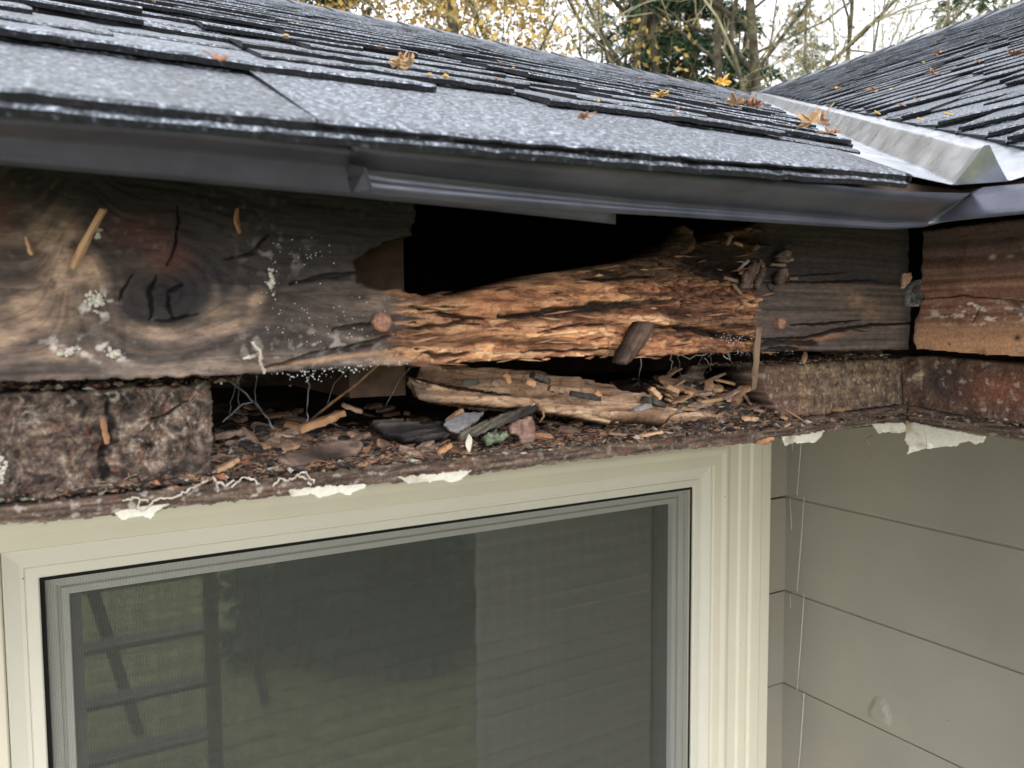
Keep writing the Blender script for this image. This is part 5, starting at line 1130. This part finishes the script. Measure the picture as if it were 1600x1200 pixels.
for i in range(34):
    px, py = R.uniform(60, 1250), R.uniform(20, 225); p = PRA(px, py)
    if p[1] < YE+.02 or p[1] > 2.9 or p[0] > p[1]+.12: continue
    o_ = chip('leaf_scrap', M_leaf[R.choice(['orange', 'yellow', 'tan', 'tan'])], R.uniform(.0014, .003)*(1+p[1]*.5), R.uniform(.001, .002)*(1+p[1]*.6), .0008, p+np.array([0, 0, .011]), (.35, 0, R.uniform(0, 3)), i, 'dry leaf scrap on left roof %s, shingle course %d from the eave' % (['at the left end', 'above the knot', 'above the lapped joint', 'above the hole', 'above the orange rot', 'near the valley'][int(np.clip((px-60)/200, 0, 5))], int((p[1]-YE)/.1326)+1), 'leaf scrap', 'scraps scattered on the left roof')
for i in range(16):
    px = R.uniform(1300, 1595); p = PRB(px, R.uniform(60, 215))
    if p[1] > p[0]-.12 or p[0] > 2.9: continue
    chip('leaf_scrap', M_leaf[R.choice(['orange', 'yellow', 'tan'])], R.uniform(.005, .010), R.uniform(.002, .004), .001, p+np.array([0, 0, .011]), (.0, -.38, R.uniform(0, 3)), i+200, 'dry scrap on right roof %s, shingle course %d from the eave' % ('by the valley' if px < 1380 else 'midway' if px < 1490 else 'by the picture edge', int((p[0]-XE)/.1326)+1), 'leaf scrap', 'scraps scattered on the right roof')

# ================================================================= trees behind the house
M_bark = noise_mat('mossy_grey_bark', [(.3, (40, 37, 32)), (.5, (74, 68, 58)), (.72, (112, 110, 80))], 5, 6, .9, .2, .7, .02)
M_twig = noise_mat('lichen_grey_twigs', [(.3, (112, 106, 84)), (.7, (166, 160, 128))], 3, 3, .9, .2, 0)
M_yel = [noise_mat('autumn_maple_leaves', [(.3, (126, 108, 58)), (.5, (170, 142, 78)), (.7, (118, 114, 66))], 1.2, 3, .7, .3, 0), noise_mat('golden_maple_leaves', [(.3, (156, 122, 58)), (.7, (188, 152, 84))], 1.2, 3, .7, .3, 0)]
M_fir = noise_mat('dark_fir_needles', [(.3, (32, 54, 42)), (.55, (56, 84, 64)), (.75, (96, 118, 88))], 1.6, 4, .8, .25, 0)
def wbase(px, D): d = ray(px, 518); d = d/math.hypot(d[0], d[1])*D; return np.array([d[0], d[1], -CZ])
def bare_tree(px, D, H, seed, lean=(0, 0), mat=None, leafm=None, leafn=0, label='', r0=.2, fork=.3, depth=4, spread=1.0, kids=(5, 6, 6, 5), lsize=.12, group=None, bias=(0, 0), cat='tree', nm_='bare_tree'):
    R = random.Random(seed); root = empty(nm_, wbase(px, D)); tk = MB(); cw = MB(); lf = MB(); tips = []
    rv = lambda s: np.array([R.gauss(0, s), R.gauss(0, s), R.gauss(0, s)])
    def grow(p, d, L_, r, lv):
        n = 7 if lv == 0 else (5 if lv < 3 else 4); pts = [p]; rad = [r]; dirs = [d]
        for i in range(n):
            d = d+rv(.10+.07*lv)+np.array([0, 0, .05 if lv else .02])-(np.array([0, 0, .03]) if lv > 3 else 0); d = d/np.linalg.norm(d); p = p+d*L_/n; pts.append(p); dirs.append(d)
            rad.append(r*(1-(.55 if lv == 0 else .75)*(i+1)/n))
        (tk if lv < 2 else cw).tube(pts, rad, 8 if lv == 0 else (6 if lv < 2 else 3), cap=False)
        if lv >= depth-1: tips.extend(pts[1:])
        if lv >= depth: return
        k = kids[min(lv, len(kids)-1)]
        for j in range(k):
            f = (fork+(1-fork)*(j+.5)/k) if lv == 0 else (.25+.75*(j+R.random())/k); i = min(int(f*n), n-1); fr_ = f*n-i; q0 = pts[i]*(1-fr_)+pts[i+1]*fr_
            a = rv(1.0); a -= dirs[i]*np.dot(a, dirs[i]); a /= np.linalg.norm(a)+1e-9; dd = dirs[i]*.75+a*spread*R.uniform(.5, 1.0)+np.array([bias[0], bias[1], .12])*(1 if lv < 2 else .3); dd /= np.linalg.norm(dd)
            grow(q0, dd, L_*R.uniform(.42, .68)*(1 if lv else .8), rad[i]*R.uniform(.45, .65), lv+1)
    b0 = wbase(px, D); grow(b0, np.array([lean[0], lean[1], 1.0])/math.sqrt(1+lean[0]**2+lean[1]**2), H, r0, 0)
    tk.build('trunk', M_bark, root, smooth=True); cw.build('crown', mat or M_twig, root)
    if leafn:
        for i in range(leafn):
            p = R.choice(tips)+rv(.22); s = lsize*R.uniform(.6, 1.3); a = rv(1); a /= np.linalg.norm(a); c = np.cross(a, rv(1)); c /= np.linalg.norm(c)+1e-9
            lf.add([p-a*s, p-c*s*.6, p+a*s, p+c*s*.6], [(0, 1, 2, 3)])
        lf.build('leaves', leafm, root)
    tag(root, label, cat, group); return root
def fir(px, D, H, seed, label, W=2.6, group=None, dens=1.0, zlo=.15, droop=.35, nm_='fir_tree'):
    R = random.Random(seed); root = empty(nm_, wbase(px, D)); b0 = wbase(px, D); tk = MB(); cw = MB()
    tk.tube([b0+np.array([0, 0, H*f]) for f in (0, .3, .6, .85, 1)], [.3, .22, .14, .06, .02], 8); n = int(120*dens)
    for i in range(n):
        f = zlo+(1-zlo)*(i/n)**.9; z = H*f; l = W*(1-f)**.75*R.uniform(.55, 1.15)+.15; a = R.uniform(0, 6.28); dr = np.array([math.cos(a), math.sin(a), 0]); sd_ = np.array([-dr[1], dr[0], 0])
        m = int(14*l*dens)+5; o_ = b0+np.array([0, 0, z])
        tk.tube([o_, o_+dr*l*.5+np.array([0, 0, -.05*l]), o_+dr*l+np.array([0, 0, -droop*l])], [.03, .018, .006], 3, cap=False)
        for j in range(m):
            u = R.uniform(.12, 1.03); w_ = .55*l*(1-u*.7)*R.uniform(-1, 1)*.7; c = o_+dr*l*u+sd_*w_+np.array([0, 0, -droop*l*u*u-abs(w_)*.25+R.gauss(0, .05)])
            for k in range(4):
                e = dr*R.uniform(-.3, 1)+sd_*R.uniform(-1, 1)+np.array([0, 0, R.uniform(-.75, .15)]); e /= np.linalg.norm(e); s = R.uniform(.10, .26); t2 = np.cross(e, [R.gauss(0, 1), R.gauss(0, 1), 1.]); t2 /= np.linalg.norm(t2)+1e-9
                cw.add([c-t2*.02, c+e*s*.6-t2*.035, c+e*s, c+e*s*.6+t2*.035], [(0, 1, 2, 3)])
    tk.build('trunk', M_bark, root, smooth=True); cw.build('crown', M_fir, root); tag(root, label, 'tree', group); return root
fir(455, 24, 21, 1, 'dark evergreen showing over the ridge at the upper left', W=5.0, dens=1.7)
bare_tree(800, 20, 15, 11, label='yellow leaved maple with a dark trunk behind the ridge', r0=.20, leafm=M_yel[0], leafn=15000, spread=.95, nm_='maple_tree', lsize=.07, fork=.2)
bare_tree(655, 19, 13, 12, lean=(-.05, .1), label='slender sparse yellowing maple left of the dark trunk', r0=.07, leafm=M_yel[0], leafn=4200, spread=.8, nm_='maple_tree', kids=(6, 6, 5, 4), lsize=.06, fork=.35)
bare_tree(895, 23, 15, 13, label='densely golden leaved maple right of the dark trunk', r0=.13, leafm=M_yel[1], leafn=17000, spread=.8, nm_='maple_tree', lsize=.072, fork=.2)
bare_tree(978, 18, 14, 14, label='bare mossy tree with forking trunk left of the firs', r0=.11, spread=.9, kids=(6, 6, 6, 4), fork=.25, leafm=M_yel[0], leafn=500, lsize=.07)
bare_tree(1018, 19, 15, 15, label='leaning bare tree just left of the dark fir', r0=.13, lean=(.04, 0), spread=.8, kids=(6, 6, 5, 4), fork=.3)
fir(1075, 20, 19, 2, 'dense dark fir behind the middle of the ridge', W=3.2, dens=2.1)
fir(1010, 36, 22, 5, 'farther fir half hidden behind the bare trees', W=3.4, dens=1.2)
fir(1250, 42, 20, 6, 'distant fir behind the spreading bare oak', W=3.6, dens=1.1)
bare_tree(1160, 17, 14, 16, label='bare oak with an upright mossy trunk above the valley', r0=.11, spread=1.0, kids=(10, 9, 8, 6), fork=.2, nm_='oak_tree', bias=(.05, .0))
bare_tree(1205, 18, 13, 17, label='wide bare oak spreading its twigs to the right', r0=.13, lean=(.06, -.03), spread=1.15, kids=(12, 9, 8, 6), fork=.22, nm_='oak_tree', bias=(.30, -.16))
for k_, (px_, D_, H_, b1, b2, lb) in enumerate(((850, 27, 15, .1, 0, 'pale bare tree behind the golden maple'), (940, 29, 16, .1, 0, 'tall thin bare tree behind the mossy forked one'), (1110, 21, 13, .1, 0, 'grey twiggy tree in front of the dense dark fir'), (1240, 24, 13, .25, -.1, 'grey twiggy tree filling the gap behind the wide oak'), (1310, 26, 11.5, .2, -.1, 'low twiggy tree at the right end of the oaks'), (720, 28, 13, 0, 0, 'faint bare tree between the two yellow maples'))):
    bare_tree(px_, D_, H_, 40+k_, label=lb, r0=.10, spread=1.05, kids=(9, 8, 7, 6), fork=.25, bias=(b1, b2), leafm=M_yel[0], leafn=(5000 if px_ < 1000 else 400), lsize=.05)
bare_tree(1150, 24, 10.5, 18, label='small yellow leaved tree low between the oak trunks', r0=.06, leafm=M_yel[1], leafn=1800, spread=.8, kids=(6, 5, 5, 4), nm_='maple_tree', lsize=.08)
fir(940, 44, 21, 31, 'hazy distant fir between the golden maple and the forked tree', W=4.0, dens=1.1)
fir(1140, 46, 20, 32, 'distant fir just behind the oak trunks', W=4.2, dens=1.1)
fir(1340, 48, 15.5, 33, 'low distant conifer behind the right end of the oaks', W=4.0, dens=1.0)
fir(1466, 30, 13.6, 3, 'small thin pointed conifer right of the bare oak', W=3.6, dens=.8, droop=.6)
fir(1612, 24, 21, 4, 'evergreen at the upper right corner above the roof', W=4.4, dens=1.7)
# things standing behind the viewer that the pane mirrors

_b = RM(575, 900, -4.0)
_w0 = wbase
def wbase(px, D): return np.array([_b[0]+D, -4.0-D*.6, -CZ]) if px == 'shrub' else _w0(px, D)
fir('shrub', 0, 2.7, 21, 'bushy young conifer on the lawn mirrored in the pane', W=1.15, dens=1.6, nm_='shrub', zlo=.02)
fir('shrub', .9, 3.0, 22, 'second young conifer further from the window on the lawn', W=1.2, dens=1.3, nm_='shrub', zlo=.02)
